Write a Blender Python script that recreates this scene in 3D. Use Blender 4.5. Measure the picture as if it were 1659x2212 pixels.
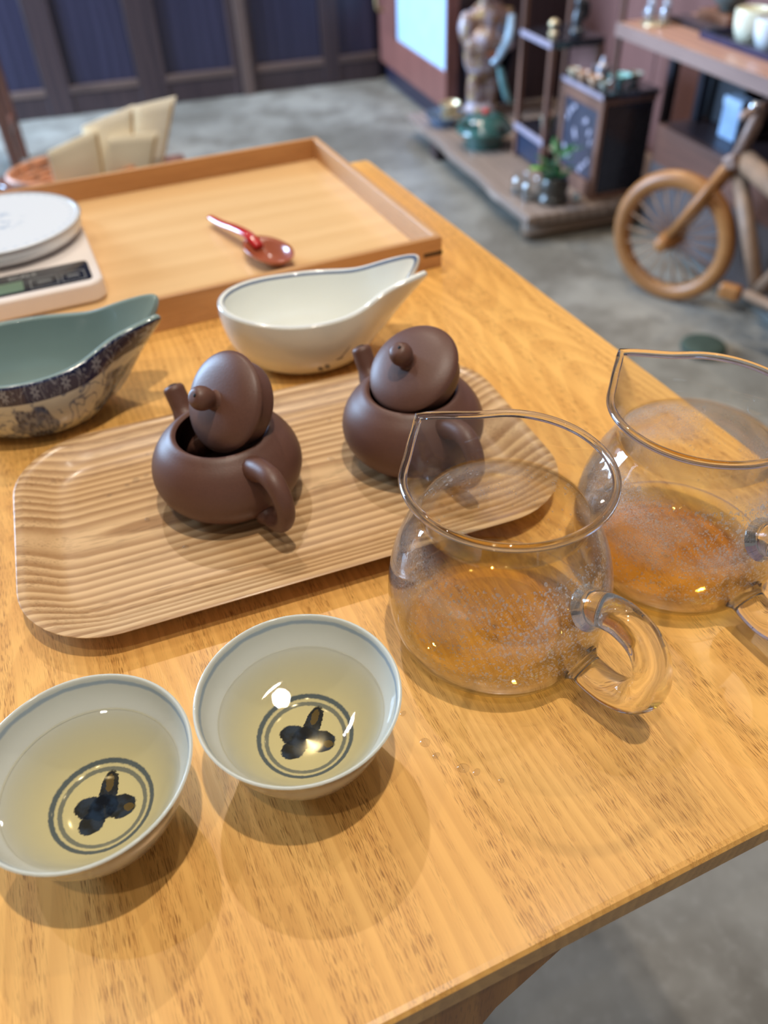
import bpy, bmesh, math, random
from mathutils import Vector, Matrix
random.seed(7)
for o in list(bpy.data.objects): bpy.data.objects.remove(o, do_unlink=True)
SC = bpy.context.scene
COL = SC.collection
R = math.radians
T = 0.73                                  # table-top height
# ------------------------------------------------------------------ camera
cam_d = bpy.data.cameras.new('camera'); cam = bpy.data.objects.new('camera', cam_d); COL.objects.link(cam)
cam_d.sensor_fit = 'HORIZONTAL'; cam_d.sensor_width = 36.0
cam_d.lens = 1726.85 / 1659 * 36.0
PITCH, ROLL, CAMH = 0.7296, -0.0473, 0.2816
fw = Vector((0, math.cos(PITCH), -math.sin(PITCH))); rt = Vector((1, 0, 0)); up = rt.cross(fw)
r2 = math.cos(ROLL) * rt + math.sin(ROLL) * up; u2 = -math.sin(ROLL) * rt + math.cos(ROLL) * up
cam.matrix_world = Matrix(((r2.x, u2.x, -fw.x, 0), (r2.y, u2.y, -fw.y, 0), (r2.z, u2.z, -fw.z, T + CAMH), (0, 0, 0, 1)))
cam_d.dof.use_dof = True; cam_d.dof.focus_distance = 0.315; cam_d.dof.aperture_fstop = 10.0
cam_d.clip_start = 0.01
SC.camera = cam
# ------------------------------------------------------------------ world, lights, exposure
W = bpy.data.worlds.new('world'); SC.world = W; W.use_nodes = True
bg = W.node_tree.nodes['Background']; bg.inputs[0].default_value = (0.90, 0.88, 0.87, 1); bg.inputs[1].default_value = 0.15
SC.view_settings.view_transform = 'Standard'; SC.view_settings.look = 'None'
SC.view_settings.gamma = 1; SC.view_settings.use_curve_mapping = False
SC.view_settings.exposure = 0.0
try:
    SC.cycles.transparent_max_bounces = 40; SC.cycles.max_bounces = 14; SC.cycles.transmission_bounces = 12; SC.cycles.glossy_bounces = 6
except Exception: pass
def spot(name, x, y, z, watts, col=(1, .90, .77), cone=100, rad=.02):
    d = bpy.data.lights.new(name, 'SPOT'); d.energy = watts; d.color = col; d.spot_size = R(cone); d.spot_blend = .5; d.shadow_soft_size = rad
    o = bpy.data.objects.new(name, d); COL.objects.link(o); o.location = (x, y, z); return o
CZ = T + 2.0
spot('overhead_spot', .16, .06, CZ, 80)
spot('overhead_spot', -.37, 1.58, CZ, 50)
spot('overhead_spot', -.25, -.45, CZ, 24)
spot('overhead_spot', .45, .75, CZ, 14)
spot('overhead_spot', -.75, .55, CZ, 12)
spot('overhead_spot', 1.35, 2.1, CZ + .3, 60)
spot('overhead_spot', -.9, 2.9, CZ + .3, 120)  # unseen spot added to warm and brighten the far floor
spot('overhead_spot', -.1, 3.5, CZ + .3, 150)  # second added spot, no fitting behind it, lights the floor by the wall
def area(name, loc, target, sx, sy, watts, col):
    d = bpy.data.lights.new(name, 'AREA'); d.shape = 'RECTANGLE'; d.size = sx; d.size_y = sy; d.energy = watts; d.color = col
    o = bpy.data.objects.new(name, d); COL.objects.link(o); o.location = loc
    o.rotation_euler = (Vector(target) - Vector(loc)).to_track_quat('-Z', 'Y').to_euler(); return o
PH = R(15.2)
def RW(u, v, z=0.0): return Vector((u * math.cos(PH) - v * math.sin(PH), u * math.sin(PH) + v * math.cos(PH), z))
area('window_daylight', RW(-2.2, 3.7, 1.35), RW(1.0, 3.7, 0.85), 2.2, 1.9, 520, (.46, .69, 1.0))

# ------------------------------------------------------------------ helpers
def link(name, me, mat=None, parent=None):
    o = bpy.data.objects.new(name, me); COL.objects.link(o)
    if mat is not None:
        for m in (mat if isinstance(mat, (list, tuple)) else [mat]): me.materials.append(m)
    if parent is not None: o.parent = parent
    return o
def empty(name, loc=(0, 0, 0), rz=0.0):
    o = bpy.data.objects.new(name, None); COL.objects.link(o); o.empty_display_size = .02
    o.location = loc; o.rotation_euler = (0, 0, rz); return o
def tag(o, label=None, cat=None, group=None, kind=None):
    if label: o['label'] = label
    if cat: o['category'] = cat
    if group: o['group'] = group
    if kind: o['kind'] = kind
    return o
def mesh(name, v, f, smooth=False):
    me = bpy.data.meshes.new(name); me.from_pydata([tuple(p) for p in v], [], f); me.update()
    if smooth:
        for p in me.polygons: p.use_smooth = True
    return me
class MB:
    def __init__(s): s.v = []; s.f = []
    def add(s, v, f):
        n = len(s.v); s.v += [Vector(p) for p in v]; s.f += [tuple(i + n for i in q) for q in f]; return s
    def box(s, c, d, rz=0.0, rot=None):
        m = rot if rot is not None else Matrix.Rotation(rz, 3, 'Z'); c = Vector(c); hx, hy, hz = d[0] / 2, d[1] / 2, d[2] / 2
        v = [c + m @ Vector((x * hx, y * hy, z * hz)) for z in (-1, 1) for y in (-1, 1) for x in (-1, 1)]
        return s.add(v, [(0, 2, 3, 1), (4, 5, 7, 6), (0, 1, 5, 4), (2, 6, 7, 3), (0, 4, 6, 2), (1, 3, 7, 5)])
    def lathe(s, prof, n=48, c=(0, 0, 0), close=False):
        c = Vector(c); v = []; f = []; m = len(prof)
        for r, z in prof:
            for i in range(n):
                a = 2 * math.pi * i / n; v.append(c + Vector((r * math.cos(a), r * math.sin(a), z)))
        for j in range(m - 1 + (1 if close else 0)):
            j2 = (j + 1) % m
            for i in range(n):
                i2 = (i + 1) % n; f.append((j * n + i, j * n + i2, j2 * n + i2, j2 * n + i))
        return s.add(v, f)
    def tube(s, path, rad, n=12, cap=True, flat=1.0, upv=None):
        path = [Vector(q) for q in path]; k = len(path); v = []; f = []
        rad = list(rad) if isinstance(rad, (list, tuple)) else [rad] * k
        if len(rad) != k:                      # stretch a short radius list over the path
            q = []
            for i in range(k):
                u = i / (k - 1) * (len(rad) - 1); j = min(int(u), len(rad) - 2); q.append(rad[j] + (rad[j + 1] - rad[j]) * (u - j))
            rad = q
        prev = None
        for i in range(k):
            t = (path[min(i + 1, k - 1)] - path[max(i - 1, 0)]).normalized()
            if prev is None:
                a = Vector(upv) if upv else (Vector((0, 0, 1)) if abs(t.z) < .9 else Vector((1, 0, 0)))
            else: a = prev
            a = (a - t * a.dot(t)).normalized(); b = t.cross(a); prev = a
            for j in range(n):
                w = 2 * math.pi * j / n; v.append(path[i] + rad[i] * (math.cos(w) * a * flat + math.sin(w) * b))
        for i in range(k - 1):
            for j in range(n):
                j2 = (j + 1) % n; f.append((i * n + j, i * n + j2, (i + 1) * n + j2, (i + 1) * n + j))
        if cap: f.append(tuple(range(n))[::-1]); f.append(tuple((k - 1) * n + j for j in range(n)))
        return s.add(v, f)
    def ellip(s, c, d, n=16, m=10, rot=None):
        c = Vector(c); rot = rot or Matrix.Identity(3); v = []; f = []
        for j in range(m + 1):
            t = math.pi * j / m
            for i in range(n):
                a = 2 * math.pi * i / n
                v.append(c + rot @ Vector((d[0] * max(math.sin(t), .002) * math.cos(a), d[1] * max(math.sin(t), .002) * math.sin(a), d[2] * math.cos(t))))
        for j in range(m):
            for i in range(n):
                i2 = (i + 1) % n; f.append((j * n + i, (j + 1) * n + i, (j + 1) * n + i2, j * n + i2))
        return s.add(v, f)
    def build(s, name, mat=None, parent=None, smooth=False, bevel=0.0, seg=2, normals=True, sub=0):
        me = mesh(name, s.v, s.f, smooth)
        if normals:
            bm = bmesh.new(); bm.from_mesh(me); bmesh.ops.recalc_face_normals(bm, faces=bm.faces); bm.to_mesh(me); bm.free()
        o = link(name, me, mat, parent)
        if bevel:
            b = o.modifiers.new('bevel', 'BEVEL'); b.width = bevel; b.segments = seg; b.limit_method = 'ANGLE'; b.angle_limit = R(40)
        if sub:
            m = o.modifiers.new('sub', 'SUBSURF'); m.levels = sub; m.render_levels = sub
        return o
def spl(pts, k=6):
    pts = [Vector(q) for q in pts]; out = []; n = len(pts)
    for i in range(n - 1):
        a, b, c, d = pts[max(i - 1, 0)], pts[i], pts[i + 1], pts[min(i + 2, n - 1)]
        for j in range(k):
            u = j / k; out.append(.5 * (2 * b + (c - a) * u + (2 * a - 5 * b + 4 * c - d) * u * u + (3 * b - a - 3 * c + d) * u ** 3))
    out.append(pts[-1]); return out
def splp(pts, k=6): return [(q[0], q[1]) for q in spl([(a, b, 0) for a, b in pts], k)]
def copy_tree(o, parent=None):
    c = o.copy(); COL.objects.link(c); c.parent = parent
    for ch in list(o.children): copy_tree(ch, c)
    return c

# ------------------------------------------------------------------ materials
class NT:
    def __init__(s, name):
        s.m = bpy.data.materials.new(name); s.m.use_nodes = True; s.t = s.m.node_tree; s.n = s.t.nodes; s.b = s.n['Principled BSDF']; s.out = s.n['Material Output']
    def new(s, kind, **kw):
        n = s.n.new('ShaderNode' + kind)
        for k, v in kw.items(): setattr(n, k, v)
        return n
    def put(s, sock, val):
        if hasattr(val, 'links') or isinstance(val, bpy.types.NodeSocket): s.t.links.new(val, sock)
        else: sock.default_value = val
    def math(s, op, a, b=0.0, c=None, clamp=False):
        n = s.new('Math', operation=op); n.use_clamp = clamp; s.put(n.inputs[0], a); s.put(n.inputs[1], b)
        if c is not None: s.put(n.inputs[2], c)
        return n.outputs[0]
    def mix(s, fac, a, b, mode='MIX'):
        n = s.new('Mix', data_type='RGBA', blend_type=mode); s.put(n.inputs[0], fac); s.put(n.inputs[6], a); s.put(n.inputs[7], b); return n.outputs[2]
    def coord(s, which='Object'): return s.new('TexCoord').outputs[which]
    def mapping(s, vec, scale=(1, 1, 1), loc=(0, 0, 0), rot=(0, 0, 0)):
        n = s.new('Mapping'); s.put(n.inputs[0], vec); n.inputs['Location'].default_value = loc; n.inputs['Rotation'].default_value = rot; n.inputs['Scale'].default_value = scale; return n.outputs[0]
    def noise(s, vec, scale=5, detail=3, rough=.5, dist=0):
        n = s.new('TexNoise'); s.put(n.inputs['Vector'], vec); n.inputs['Scale'].default_value = scale; n.inputs['Detail'].default_value = detail; n.inputs['Roughness'].default_value = rough; n.inputs['Distortion'].default_value = dist; return n.outputs[0]
    def ss(s, x, a, b):
        n = s.new('MapRange', interpolation_type='SMOOTHSTEP'); s.put(n.inputs[0], x); n.inputs[1].default_value = a; n.inputs[2].default_value = b; return n.outputs[0]
    def bump(s, h, strength=.2, dist=.001):
        n = s.new('Bump'); n.inputs['Strength'].default_value = strength; n.inputs['Distance'].default_value = dist; s.put(n.inputs['Height'], h); s.t.links.new(n.outputs[0], s.b.inputs['Normal'])
    def base(s, col=None, rough=.5, metal=0, coat=0, spec=.5):
        if col is not None: s.put(s.b.inputs['Base Color'], col)
        s.put(s.b.inputs['Roughness'], rough); s.b.inputs['Metallic'].default_value = metal; s.b.inputs['Coat Weight'].default_value = coat; s.b.inputs['Coat Roughness'].default_value = .15; s.b.inputs['Specular IOR Level'].default_value = spec
        return s.m
def c4(c): return (c[0], c[1], c[2], 1)
def srgb(r, g, b):
    f = lambda x: ((x / 255 + .055) / 1.055) ** 2.4 if x > 10 else x / 255 / 12.92
    return (f(r), f(g), f(b), 1)
def plain(name, col, rough=.5, metal=0, coat=0, var=.12, scale=30, bump=0.0):
    t = NT(name); n = t.noise(t.coord(), scale, 4)
    f = t.ss(n, .3, .7)
    cc = t.mix(f, c4([x * (1 - var) for x in col[:3]]), c4([min(1, x * (1 + var)) for x in col[:3]]))
    if bump: t.bump(n, bump, .002)
    return t.base(cc, rough, metal, coat)
def wood(name, light, dark, axis='Y', ring=40, ratio=.05, rough=.35, coat=0, pores=.5, streak=.5, rand=.1, ringmix=.55, tone=.1, warp=.05, fine=.006, pore=(1500, 75)):
    t = NT(name); co = t.coord(); oi = t.new('ObjectInfo'); rnd = oi.outputs['Random']
    if axis == 'X': co = t.mapping(co, rot=(0, 0, R(90)))
    if axis == 'Z': co = t.mapping(co, rot=(R(90), 0, 0))
    off = t.new('CombineXYZ'); t.put(off.inputs[0], t.math('MULTIPLY', t.math('SUBTRACT', rnd, .5), rand)); t.put(off.inputs[1], t.math('MULTIPLY', rnd, 7.3))
    va = t.new('VectorMath', operation='ADD'); t.put(va.inputs[0], co); t.put(va.inputs[1], off.outputs[0]); v = va.outputs[0]
    # growth rings: distance from a wandering pith that runs along the grain
    sep = t.new('SeparateXYZ'); t.put(sep.inputs[0], v)
    n1 = t.noise(t.mapping(v, (9, 2.2, 9)), 1, 3, .5); n2 = t.noise(t.mapping(v, (30, 5, 30)), 1, 2, .5)
    yy = t.math('PINGPONG', sep.outputs[1], .45)
    q = t.new('CombineXYZ'); t.put(q.inputs[0], t.math('ADD', sep.outputs[0], t.math('MULTIPLY', t.math('SUBTRACT', n1, .5), warp))); t.put(q.inputs[1], t.math('MULTIPLY', yy, ratio)); t.put(q.inputs[2], .012)
    ln = t.new('VectorMath', operation='LENGTH'); t.put(ln.inputs[0], q.outputs[0])
    d = t.math('ADD', ln.outputs['Value'], t.math('MULTIPLY', n2, fine))
    w = t.math('FRACT', t.math('MULTIPLY', d, ring))
    late = t.math('SUBTRACT', t.ss(w, 0, .75), t.ss(w, .84, 1.0))
    st = t.noise(t.mapping(v, (800, 13, 800)), 1, 3, .6); st2 = t.noise(t.mapping(v, (90, 3, 90)), 1, 3, .6)
    fac = t.math('MULTIPLY', late, ringmix)
    fac = t.math('ADD', fac, t.math('MULTIPLY', t.math('SUBTRACT', st2, .45), streak))
    fac = t.math('ADD', fac, t.math('MULTIPLY', t.math('SUBTRACT', st, .5), streak * .6), clamp=True)
    col = t.mix(fac, c4(light), c4(dark))
    hs = t.new('HueSaturation'); t.put(hs.inputs['Color'], col); t.put(hs.inputs['Value'], t.math('ADD', 1 - tone / 2, t.math('MULTIPLY', rnd, tone)))
    col = hs.outputs[0]
    if pores:
        po = t.noise(t.mapping(v, (pore[0], pore[1], pore[0])), 1, 1.5, .5)
        pm = t.math('MULTIPLY', t.ss(po, .54, .62), t.math('MULTIPLY', t.ss(st2, .38, .62), pores))
        col = t.mix(pm, col, c4([x * .58 for x in dark[:3]]))
    t.bump(st, .06, .0006)
    return t.base(col, rough, 0, coat)

TABLE_L = srgb(240, 184, 102); TABLE_D = srgb(188, 124, 54)
M = {}
M['table'] = wood('table_wood', TABLE_L, TABLE_D, 'Y', ring=230, ratio=.13, rough=.34, coat=.10, pores=.85, streak=.6, rand=.12, ringmix=.27, tone=.12, warp=.055, fine=.004, pore=(3400, 150))
M['tableleg'] = wood('table_leg_wood', srgb(206, 142, 66), srgb(160, 96, 34), 'Z', ring=60, rough=.4, pores=.4)
M['oval'] = wood('ash_wood', srgb(222, 184, 136), srgb(156, 112, 68), 'X', ring=190, ratio=.10, rough=.34, coat=.15, pores=.5, streak=.5, rand=.0, ringmix=.75, tone=.02, warp=.012, fine=.004)
M['boxfloor'] = wood('tray_panel_wood', srgb(232, 192, 138), srgb(212, 166, 108), 'X', ring=30, ratio=.04, rough=.34, pores=.12, streak=.6, ringmix=.3)
M['boxwall'] = wood('tray_wall_wood', srgb(206, 154, 100), srgb(166, 112, 64), 'X', ring=60, ratio=.05, rough=.4, pores=.3, streak=.7)
M['spline'] = plain('dark_spline', (.05, .025, .012, 1), .5)
M['clay'] = plain('purple_clay', srgb(100, 67, 55), .46, var=.05, scale=900, bump=.04)
M['clayhole'] = plain('dark_hole', (.006, .004, .004, 1), .8)

def porcelain(name, col, rough=.08):
    return plain(name, col, rough, coat=.6, var=.015, scale=60)
M['celadon'] = porcelain('teal_celadon', srgb(140, 160, 157))
M['white'] = porcelain('white_porcelain', srgb(238, 240, 230))
M['plastic'] = plain('white_plastic', srgb(236, 226, 220), .4, var=.02)
M['screen'] = plain('black_panel', (.012, .014, .018, 1), .06, coat=1)
M['lcd'] = plain('green_lcd', srgb(104, 128, 108), .3)
M['print'] = plain('grey_print', srgb(170, 172, 172), .5)

def uvs(t):
    uv = t.new('UVMap'); s_ = t.new('SeparateXYZ'); t.put(s_.inputs[0], uv.outputs[0]); return s_.outputs[0], s_.outputs[1]
def white_bowl_out():
    t = NT('white_bowl_glaze'); u, v = uvs(t)
    line = t.math('MULTIPLY', t.ss(v, .99, .995), 1.0)
    col = t.mix(t.math('MULTIPLY', line, .75), srgb(240, 240, 230), srgb(74, 104, 140))
    # three small brushed blue leaf marks low on the belly
    for (a, b, ra, rb, sh) in ((.772, .46, .010, .045, .10), (.792, .48, .010, .045, .10), (.826, .55, .012, .014, -.10), (.838, .60, .004, .06, -.25)):
        x = t.math('SUBTRACT', u, a); y = t.math('SUBTRACT', v, b)
        x = t.math('DIVIDE', t.math('ADD', x, t.math('MULTIPLY', y, sh)), ra); y = t.math('DIVIDE', y, rb)
        dd = t.math('ADD', t.math('MULTIPLY', x, x), t.math('MULTIPLY', y, y)); m = t.math('SUBTRACT', 1, t.ss(dd, .5, 1.1))
        col = t.mix(t.math('MULTIPLY', m, .8), col, srgb(64, 84, 120))
    return t.base(col, .10, 0, .5)
M['wb_out'] = white_bowl_out()
def white_bowl_in():
    t = NT('white_bowl_inside'); u, v = uvs(t)
    line = t.math('SUBTRACT', t.ss(v, .930, .940), t.ss(v, .972, .978))
    return t.base(t.mix(t.math('MULTIPLY', line, .9), srgb(242, 243, 236), srgb(58, 88, 134)), .08, 0, .5)
M['wb_in'] = white_bowl_in()
def blue_bowl_out():
    t = NT('blue_and_white_glaze'); u, v = uvs(t); co = t.coord()
    navy = srgb(26, 42, 84); navy2 = srgb(70, 92, 136); cream = srgb(206, 210, 204)
    # scrolling flowers on the belly
    uu = t.new('UVMap').outputs[0]; wob = t.noise(t.mapping(uu, (30, 6, 1)), 1, 2)
    fx = t.math('MULTIPLY', t.math('SUBTRACT', t.math('FRACT', t.math('ADD', t.math('MULTIPLY', u, 5), .72)), .5), .042); fy = t.math('MULTIPLY', t.math('SUBTRACT', v, .52), .052)
    fr = t.math('SQRT', t.math('ADD', t.math('MULTIPLY', fx, fx), t.math('MULTIPLY', fy, fy))); fa = t.math('ARCTAN2', fy, fx)
    pet = t.math('SUBTRACT', fr, t.math('ADD', .0108, t.math('ADD', t.math('MULTIPLY', t.math('COSINE', t.math('MULTIPLY', fa, 6)), .0018), t.math('MULTIPLY', t.math('SUBTRACT', wob, .5), .007))))
    flower = t.math('SUBTRACT', 1, t.ss(pet, -.0012, .0008))
    fn = t.noise(t.mapping(uu, (110, 17, 1)), 1, 3)
    col = t.mix(t.math('MULTIPLY', flower, t.math('ADD', .7, t.math('MULTIPLY', t.ss(fn, .4, .6), .3))), cream, navy2)
    col = t.mix(t.math('MULTIPLY', flower, t.math('MULTIPLY', t.ss(fn, .45, .6), .85)), col, navy)
    lf = t.noise(t.mapping(uu, (46, 8, 1)), 1, 2, .5, .4); lm = t.math('MULTIPLY', t.ss(lf, .60, .66), t.math('SUBTRACT', 1, flower))
    col = t.mix(t.math('MULTIPLY', lm, .7), col, navy2)
    vine = t.noise(t.mapping(uu, (14, 3.2, 1)), 1, 1.5, .5, 1.6)
    vm = t.math('SUBTRACT', 1, t.ss(t.math('ABSOLUTE', t.math('SUBTRACT', vine, .5)), .010, .035))
    col = t.mix(t.math('MULTIPLY', vm, .75), col, navy2)
    # dark band under the rim with pale blossoms and scrolls
    band = t.math('SUBTRACT', t.ss(v, .775, .785), t.ss(v, .982, .992))
    fu = t.math('SUBTRACT', t.math('FRACT', t.math('MULTIPLY', u, 16)), .5); fv = t.math('DIVIDE', t.math('SUBTRACT', v, .88), .25)
    an = t.math('ARCTAN2', fv, t.math('MULTIPLY', fu, 2.2)); rr = t.math('SQRT', t.math('ADD', t.math('MULTIPLY', t.math('MULTIPLY', fu, 2.2), t.math('MULTIPLY', fu, 2.2)), t.math('MULTIPLY', fv, fv)))
    pr_ = t.math('ADD', .22, t.math('MULTIPLY', t.math('COSINE', t.math('MULTIPLY', an, 8)), .10))
    blos = t.math('MULTIPLY', t.math('SUBTRACT', 1, t.ss(t.math('SUBTRACT', rr, pr_), -.02, .05)), t.ss(rr, .05, .09))
    scr = t.noise(t.mapping(uu, (64, 5.2, 1)), 1, 1, .5, 1.2)
    sm = t.math('MULTIPLY', t.math('SUBTRACT', 1, t.ss(t.math('ABSOLUTE', t.math('SUBTRACT', scr, .5)), .012, .03)), t.ss(rr, .38, .45))
    bcol = t.mix(t.math('MAXIMUM', t.math('MULTIPLY', blos, .55), t.math('MULTIPLY', sm, .45)), navy, srgb(170, 184, 206))
    col = t.mix(band, col, bcol)
    return t.base(col, .10, 0, .5)
M['bb_out'] = blue_bowl_out()
def cup_in():
    t = NT('cup_glaze'); co = t.coord(); s_ = t.new('SeparateXYZ'); t.put(s_.inputs[0], co)
    x, y, z = s_.outputs
    n = t.noise(co, 900, 2); n2 = t.noise(co, 160, 3)
    rr = t.math('SQRT', t.math('ADD', t.math('MULTIPLY', x, x), t.math('MULTIPLY', y, y)))
    rj = t.math('ADD', rr, t.math('MULTIPLY', t.math('SUBTRACT', n, .5), .0006))
    base = srgb(204, 206, 197); navy = srgb(22, 44, 72); ringc = srgb(62, 86, 128)
    def ring(r0, wd): return t.math('SUBTRACT', 1, t.ss(t.math('ABSOLUTE', t.math('SUBTRACT', rj, r0)), wd * .5, wd * 1.25))
    inside = t.math('MULTIPLY', t.math('LESS_THAN', z, .026), t.ss(z, .0095, .0105))
    col = t.mix(t.math('MULTIPLY', t.math('MULTIPLY', ring(.0177, .00095), inside), .9), base, ringc)
    col = t.mix(t.math('MULTIPLY', t.math('MULTIPLY', ring(.0150, .0009), inside), .75), col, ringc)
    # painted leaf cluster in the well
    xj = t.math('ADD', x, t.math('MULTIPLY', t.math('SUBTRACT', n, .5), .0022)); yj = t.math('ADD', y, t.math('MULTIPLY', t.math('SUBTRACT', n2, .5), .002))
    for (cx_, cy_, ang, la, lb, k) in ((-.0040, .0034, 140, .0052, .0044, 0), (-.0058, -.0026, 200, .0050, .0042, 0), (.0050, .0058, 52, .0066, .0034, 0), (.0050, -.0034, -35, .0056, .0046, 0), (.0, .0005, 0, .0052, .0050, 0), (.0060, .0074, 52, .0032, .0015, 1), (.0072, -.0056, -35, .0020, .0015, 1)):
        ca, sa = math.cos(R(ang)), math.sin(R(ang)); dx = t.math('SUBTRACT', xj, cx_); dy = t.math('SUBTRACT', yj, cy_)
        a = t.math('DIVIDE', t.math('ADD', t.math('MULTIPLY', dx, ca), t.math('MULTIPLY', dy, sa)), la)
        b = t.math('DIVIDE', t.math('SUBTRACT', t.math('MULTIPLY', dy, ca), t.math('MULTIPLY', dx, sa)), lb)
        dd = t.math('ADD', t.math('MULTIPLY', a, a), t.math('MULTIPLY', b, b)); m = t.math('MULTIPLY', t.math('SUBTRACT', 1, t.ss(dd, .85, 1.15)), inside)
        tone = t.mix(t.ss(n2, .4, .65), srgb(14, 22, 46), srgb(34, 54, 100)) if not k else srgb(104, 92, 66)
        col = t.mix(t.math('MULTIPLY', m, .97 if not k else .8), col, tone)
    # soft blue line just under the lip
    lip = t.math('SUBTRACT', 1, t.ss(t.math('ABSOLUTE', t.math('SUBTRACT', t.math('ADD', z, t.math('MULTIPLY', t.math('SUBTRACT', n2, .5), .0012)), .0396)), .0003, .0013))
    col = t.mix(t.math('MULTIPLY', lip, .6), col, srgb(106, 136, 166))
    return t.base(col, .12, 0, .0, .15)
M['cup'] = cup_in()
def cup_out():
    t = NT('cup_outside'); co = t.coord(); s_ = t.new('SeparateXYZ'); t.put(s_.inputs[0], co)
    n = t.noise(co, 140, 3, .6, .5); band = t.math('MULTIPLY', t.ss(s_.outputs[2], .006, .009), t.math('SUBTRACT', 1, t.ss(s_.outputs[2], .022, .027)))
    m = t.math('MULTIPLY', t.math('SUBTRACT', 1, t.ss(t.math('ABSOLUTE', t.math('SUBTRACT', n, .5)), .02, .05)), band)
    return t.base(t.mix(t.math('MULTIPLY', m, .6), srgb(212, 216, 208), srgb(60, 84, 130)), .08, 0, .6)
M['cup_out'] = cup_out()

def thin_glass(name, tint, fog=0.0, base_f=.045, gloss=(1, 1, 1, 1), zlo=.03, zhi=.07, edge=.72, ztop=None):
    t = NT(name); t.n.remove(t.b)
    lw = t.new('LayerWeight'); lw.inputs[0].default_value = .5
    f5 = t.math('POWER', lw.outputs['Facing'], 3.2); fac = t.math('ADD', base_f, t.math('MULTIPLY', f5, .75), clamp=True)
    if ztop is not None:                     # only the free surface of the liquid mirrors, not its contact with the wall
        zz = t.new('SeparateXYZ'); t.put(zz.inputs[0], t.coord()); fac = t.math('MULTIPLY', fac, t.math('GREATER_THAN', zz.outputs[2], ztop))
    tr = t.new('BsdfTransparent'); t.put(tr.inputs[0], t.mix(t.math('POWER', lw.outputs['Facing'], 2.2), tint, c4([x * edge for x in tint[:3]])))
    gl = t.new('BsdfGlossy'); gl.inputs[0].default_value = gloss; gl.inputs['Roughness'].default_value = .0
    mx = t.new('MixShader'); t.put(mx.inputs[0], fac); t.put(mx.inputs[1], tr.outputs[0]); t.put(mx.inputs[2], gl.outputs[0]); o = mx.outputs[0]
    if fog:
        co = t.coord(); s_ = t.new('SeparateXYZ'); t.put(s_.inputs[0], co)
        n = t.noise(co, 45, 3); n2 = t.noise(co, 1500, 2)
        band = t.math('MULTIPLY', t.ss(s_.outputs[2], zlo, zlo + .012), t.math('SUBTRACT', 1, t.ss(s_.outputs[2], zhi - .008, zhi)))
        fm = t.math('MULTIPLY', t.math('MULTIPLY', band, t.ss(n, .3, .6)), t.math('MULTIPLY', t.ss(n2, .3, .6), fog))
        df = t.new('BsdfTranslucent'); df.inputs[0].default_value = (.95, .93, .88, 1); d2 = t.new('BsdfDiffuse'); d2.inputs[0].default_value = (.95, .93, .9, 1)
        ma = t.new('MixShader'); ma.inputs[0].default_value = .5; t.put(ma.inputs[1], df.outputs[0]); t.put(ma.inputs[2], d2.outputs[0])
        mb = t.new('MixShader'); t.put(mb.inputs[0], fm); t.put(mb.inputs[1], o); t.put(mb.inputs[2], ma.outputs[0]); o = mb.outputs[0]
    t.t.links.new(o, t.out.inputs[0]); return t.m
M['glass'] = thin_glass('clear_glass_wall', (.97, .975, .97, 1), fog=.16, base_f=.06, edge=.60)
M['glass2'] = thin_glass('fogged_glass_wall', (.965, .97, .965, 1), fog=.30, base_f=.06, edge=.60)
M['jar'] = thin_glass('jar_glass', (.9, .94, .95, 1), base_f=.12)
M['tea'] = thin_glass('amber_tea', (1, 1, 1, 1), base_f=.03, edge=1.0, ztop=.0120)
M['tea2'] = thin_glass('deep_amber_tea', (1, 1, 1, 1), base_f=.03, edge=1.0, ztop=.0110)
M['teacup'] = thin_glass('pale_tea', (1, 1, 1, 1), base_f=.025, edge=1.0, ztop=.0296)
def absorb(m, col, dens):
    n = m.node_tree.nodes.new('ShaderNodeVolumeAbsorption'); n.inputs[0].default_value = col; n.inputs[1].default_value = dens
    out = [q for q in m.node_tree.nodes if q.type == 'OUTPUT_MATERIAL'][0]; m.node_tree.links.new(n.outputs[0], out.inputs['Volume'])
for k_, c_, d_ in (('teacup', (.88, .71, .12, 1), 25), ('tea', (.96, .80, 0, 1), 80), ('tea2', (.95, .775, 0, 1), 112)):
    absorb(M[k_], c_, d_)
def solid_glass(name, col=(1, 1, 1, 1), rough=0.0):
    t = NT(name); t.b.inputs['Transmission Weight'].default_value = 1; t.b.inputs['IOR'].default_value = 1.47; return t.base(col, rough)
M['solid'] = solid_glass('solid_glass')
M['water'] = thin_glass('water_drop', (.97, .97, .97, 1), base_f=.10, edge=.8)
def bead_mat():
    t = NT('condensation_beads'); t.n.remove(t.b); tr = t.new('BsdfTransparent'); gl = t.new('BsdfGlossy'); gl.inputs['Roughness'].default_value = .18
    df = t.new('BsdfDiffuse'); df.inputs[0].default_value = (1, .97, .92, 1); tl = t.new('BsdfTranslucent'); tl.inputs[0].default_value = (1, .97, .92, 1)  # white body colour stands in for the sparkle of refracted light
    c = t.new('MixShader'); c.inputs[0].default_value = .6; t.put(c.inputs[1], df.outputs[0]); t.put(c.inputs[2], tl.outputs[0])
    a = t.new('MixShader'); a.inputs[0].default_value = .30; t.put(a.inputs[1], c.outputs[0]); t.put(a.inputs[2], gl.outputs[0])
    b = t.new('MixShader'); b.inputs[0].default_value = .45; t.put(b.inputs[1], tr.outputs[0]); t.put(b.inputs[2], a.outputs[0]); t.t.links.new(b.outputs[0], t.out.inputs[0]); return t.m
M['beads'] = bead_mat()

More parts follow.
